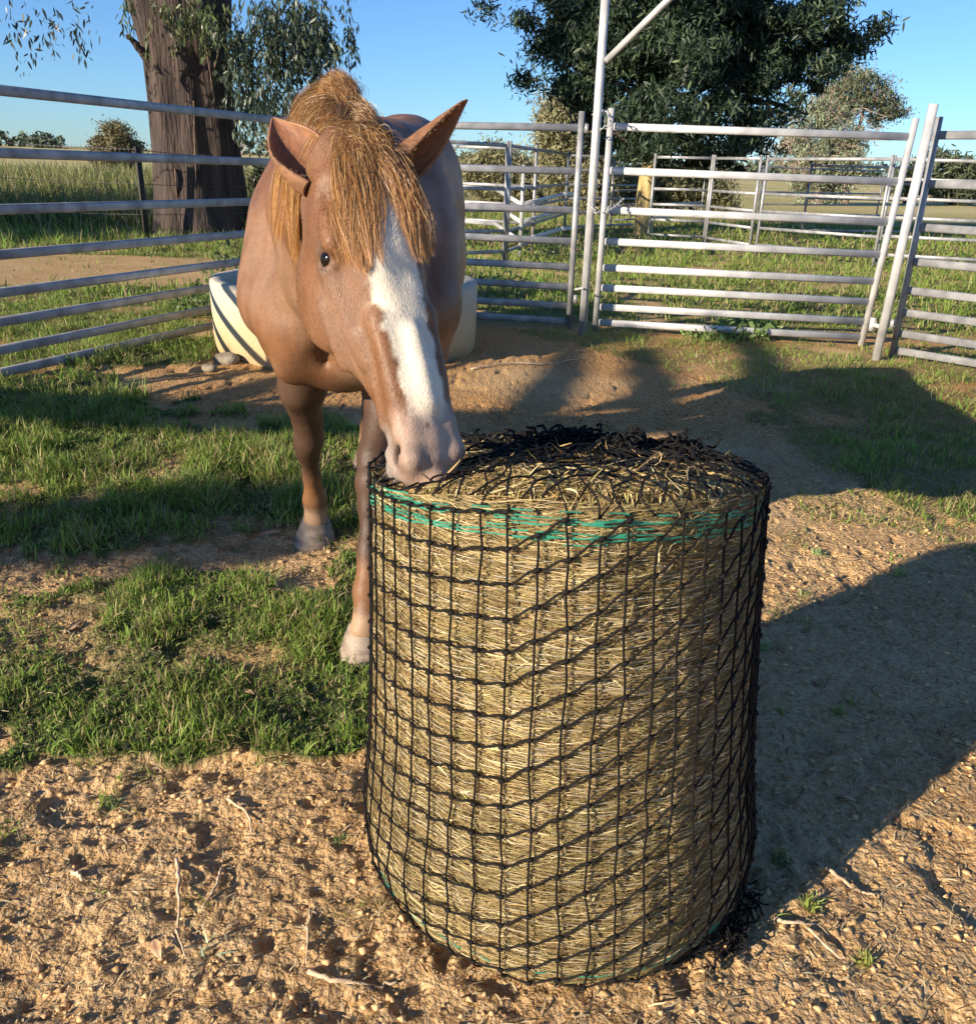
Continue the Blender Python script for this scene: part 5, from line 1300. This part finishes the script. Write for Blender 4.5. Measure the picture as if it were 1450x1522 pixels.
_, P2 = picket(440, 340, 236, 16.0, 'black steel picket hidden behind the horse on the bank', .055)
wirem = simple_mat('rusty_wire', (.10, .09, .085), None, .6)
for k, (f, lb) in enumerate(((.97, 'top strand of barbed wire crossing behind the massive trunk'), (.62, 'middle plain wire of the bank fence'), (.30, 'lowest plain wire of the bank fence'))):
    m = MB(); pts = []
    for A, B in ((P0, P1), (P1, P2)):
        for t in np.linspace(0, 1, 14):
            za, zb = A[2]+(A[3]-A[2])*f, B[2]+(B[3]-B[2])*f; pts.append((A[0]*(1-t)+B[0]*t, A[1]*(1-t)+B[1]*t-.04, za*(1-t)+zb*t-.10*t*(1-t)))
    pts = np.array(pts); pts = np.delete(pts, 14, 0); m.tube(pts, .0045, 4)
    if k == 0:
        L = pts[:-1]
        for t in np.linspace(0, len(pts)-1.01, 90):
            i = int(t); p = pts[i]+(pts[i+1]-pts[i])*(t-i); m.tube([p+[-.01, 0, -.035], p+[.01, 0, .035]], .0035, 3); m.tube([p+[-.03, 0, .01], p+[.03, 0, -.01]], .0035, 3)
    tag(m.build('fence_wire', wirem, loc=tuple(pts[0])), lb, 'fence wire', 'wires of the bank fence')
# ------------------------------------------------------------ low clouds on the left horizon
cm, n_, l_, b_ = new_mat('cloud_white'); b_.inputs['Base Color'].default_value = (.92, .92, .94, 1); b_.inputs['Roughness'].default_value = 1; b_.inputs['Specular IOR Level'].default_value = 0
tcn = n_.new('ShaderNodeTexCoord')
def cloud(px, py, w, h, label, Y_=3800):
    c = AY(px, py, Y_); k = Y_/FPX; bm = bmesh.new()
    for _ in range(26):
        x = rng.normal(0, .33); r = (.22+.28*rng.random())*(1-min(abs(x), .8))
        M_ = Matrix.Translation((x*w*k, rng.normal(0, .1)*w*k, (rng.random()*.5-.3)*h*k*(1-abs(x)))) @ Matrix.Diagonal((r*w*k*.6, r*w*k*.5, r*h*k*1.1, 1)); bmesh.ops.create_icosphere(bm, subdivisions=4, radius=1, matrix=M_)
    P = np.array([v.co[:] for v in bm.verts]); dsp = (noise3(P, 60, 1)-.5)*34+(noise3(P, 22, 2)-.5)*14; bm.normal_update()
    for v, d in zip(bm.verts, dsp): v.co += v.normal*float(d)
    me = bpy.data.meshes.new('cloud'); bm.to_mesh(me); bm.free(); me.materials.append(cm)
    for p in me.polygons: p.use_smooth = True
    o = bpy.data.objects.new('cloud', me); COL.objects.link(o); o.location = tuple(c); return tag(o, label, 'cloud', 'low clouds on the horizon')
cloud(122, 244, 60, 16, 'white cloud low on the horizon at the far left behind the bush')
cloud(232, 250, 56, 14, 'smaller white cloud between the picket and the massive trunk')
cloud(384, 262, 40, 10, 'sliver of white cloud between trunk and horse')

# ------------------------------------------------------------ small tree left of the viewer (added out of frame; clumps and limbs placed to cast shadows on the yard)
SD = np.array([math.sin(SUN_AZ), math.cos(SUN_AZ)])
def src(px, py, t): g = G(px, py); return np.array([g[0]-SD[0]*t, g[1]-SD[1]*t, t*math.tan(SUN_EL)])
sb = np.array([-10.2, .6, 0.]); ST = tree('added_shade_tree', 'small spreading tree added out of view to cast shadows into the yard', 'tree', sb, 'trees round the yard')
m = MB(); fork = sb+[.3, .2, 2.0]; limb(m, [sb, sb+[.1, .1, 1.0], fork], .17, .13, 10)
for (a, b) in (((745, 645), (850, 520)), ((955, 660), (948, 520)), ((1175, 640), (1095, 495)), ((240, 620), (420, 560))):
    q0, q1 = src(*a, 11.0), src(*b, 11.6); limb(m, [fork, (fork+q0)/2+[0, 0, .1], q0, (q0+q1)/2+[0, 0, .05], q1], .14, .075, 8, .01)
m.build('trunk', bark, ST, smooth=True)
B_ = [(*src(px, py, t), r, r, rz_) for px, py, t, r, rz_ in ((760, 500, 11.5, .45, .22), (840, 470, 11.5, .45, .25), (700, 440, 12, .5, .3), (900, 500, 11.8, .2, .12), (150, 785, 9.5, .28, .09), (300, 785, 9.5, .30, .09), (450, 770, 9.5, .28, .09), (30, 790, 9.5, .3, .1))]
cat('crown', [leaves(B_, 15000, .10, (.05, .08, .03), .2, .14, 260, .26)], leafm1, ST)
sb = np.array([-17.5, 8.5, 0.]); S2 = tree('added_shade_tree', 'broad dark tree added out of view to shade the bank', 'tree', sb, 'trees round the yard')  # second unseen tree, added for its shadow on the bank
m = MB(); limb(m, [sb, sb+[.1, 0, 2], sb+[.3, .1, 4.5]], .3, .1, 10); m.build('trunk', bark, S2, smooth=True)
cat('crown', [leaves([(-16.5, 8.7, 3.6, 2.4, 2.2, 1.3), (-18.5, 8.0, 4.2, 2.2, 2, 1.4), (-15.5, 9.6, 4.4, 1.6, 1.6, 1.0), (-17, 7.2, 2.8, 1.6, 1.6, 1)], 26000, .16, (.04, .06, .03), .2, .4, 420, .26)], leafm1, S2)
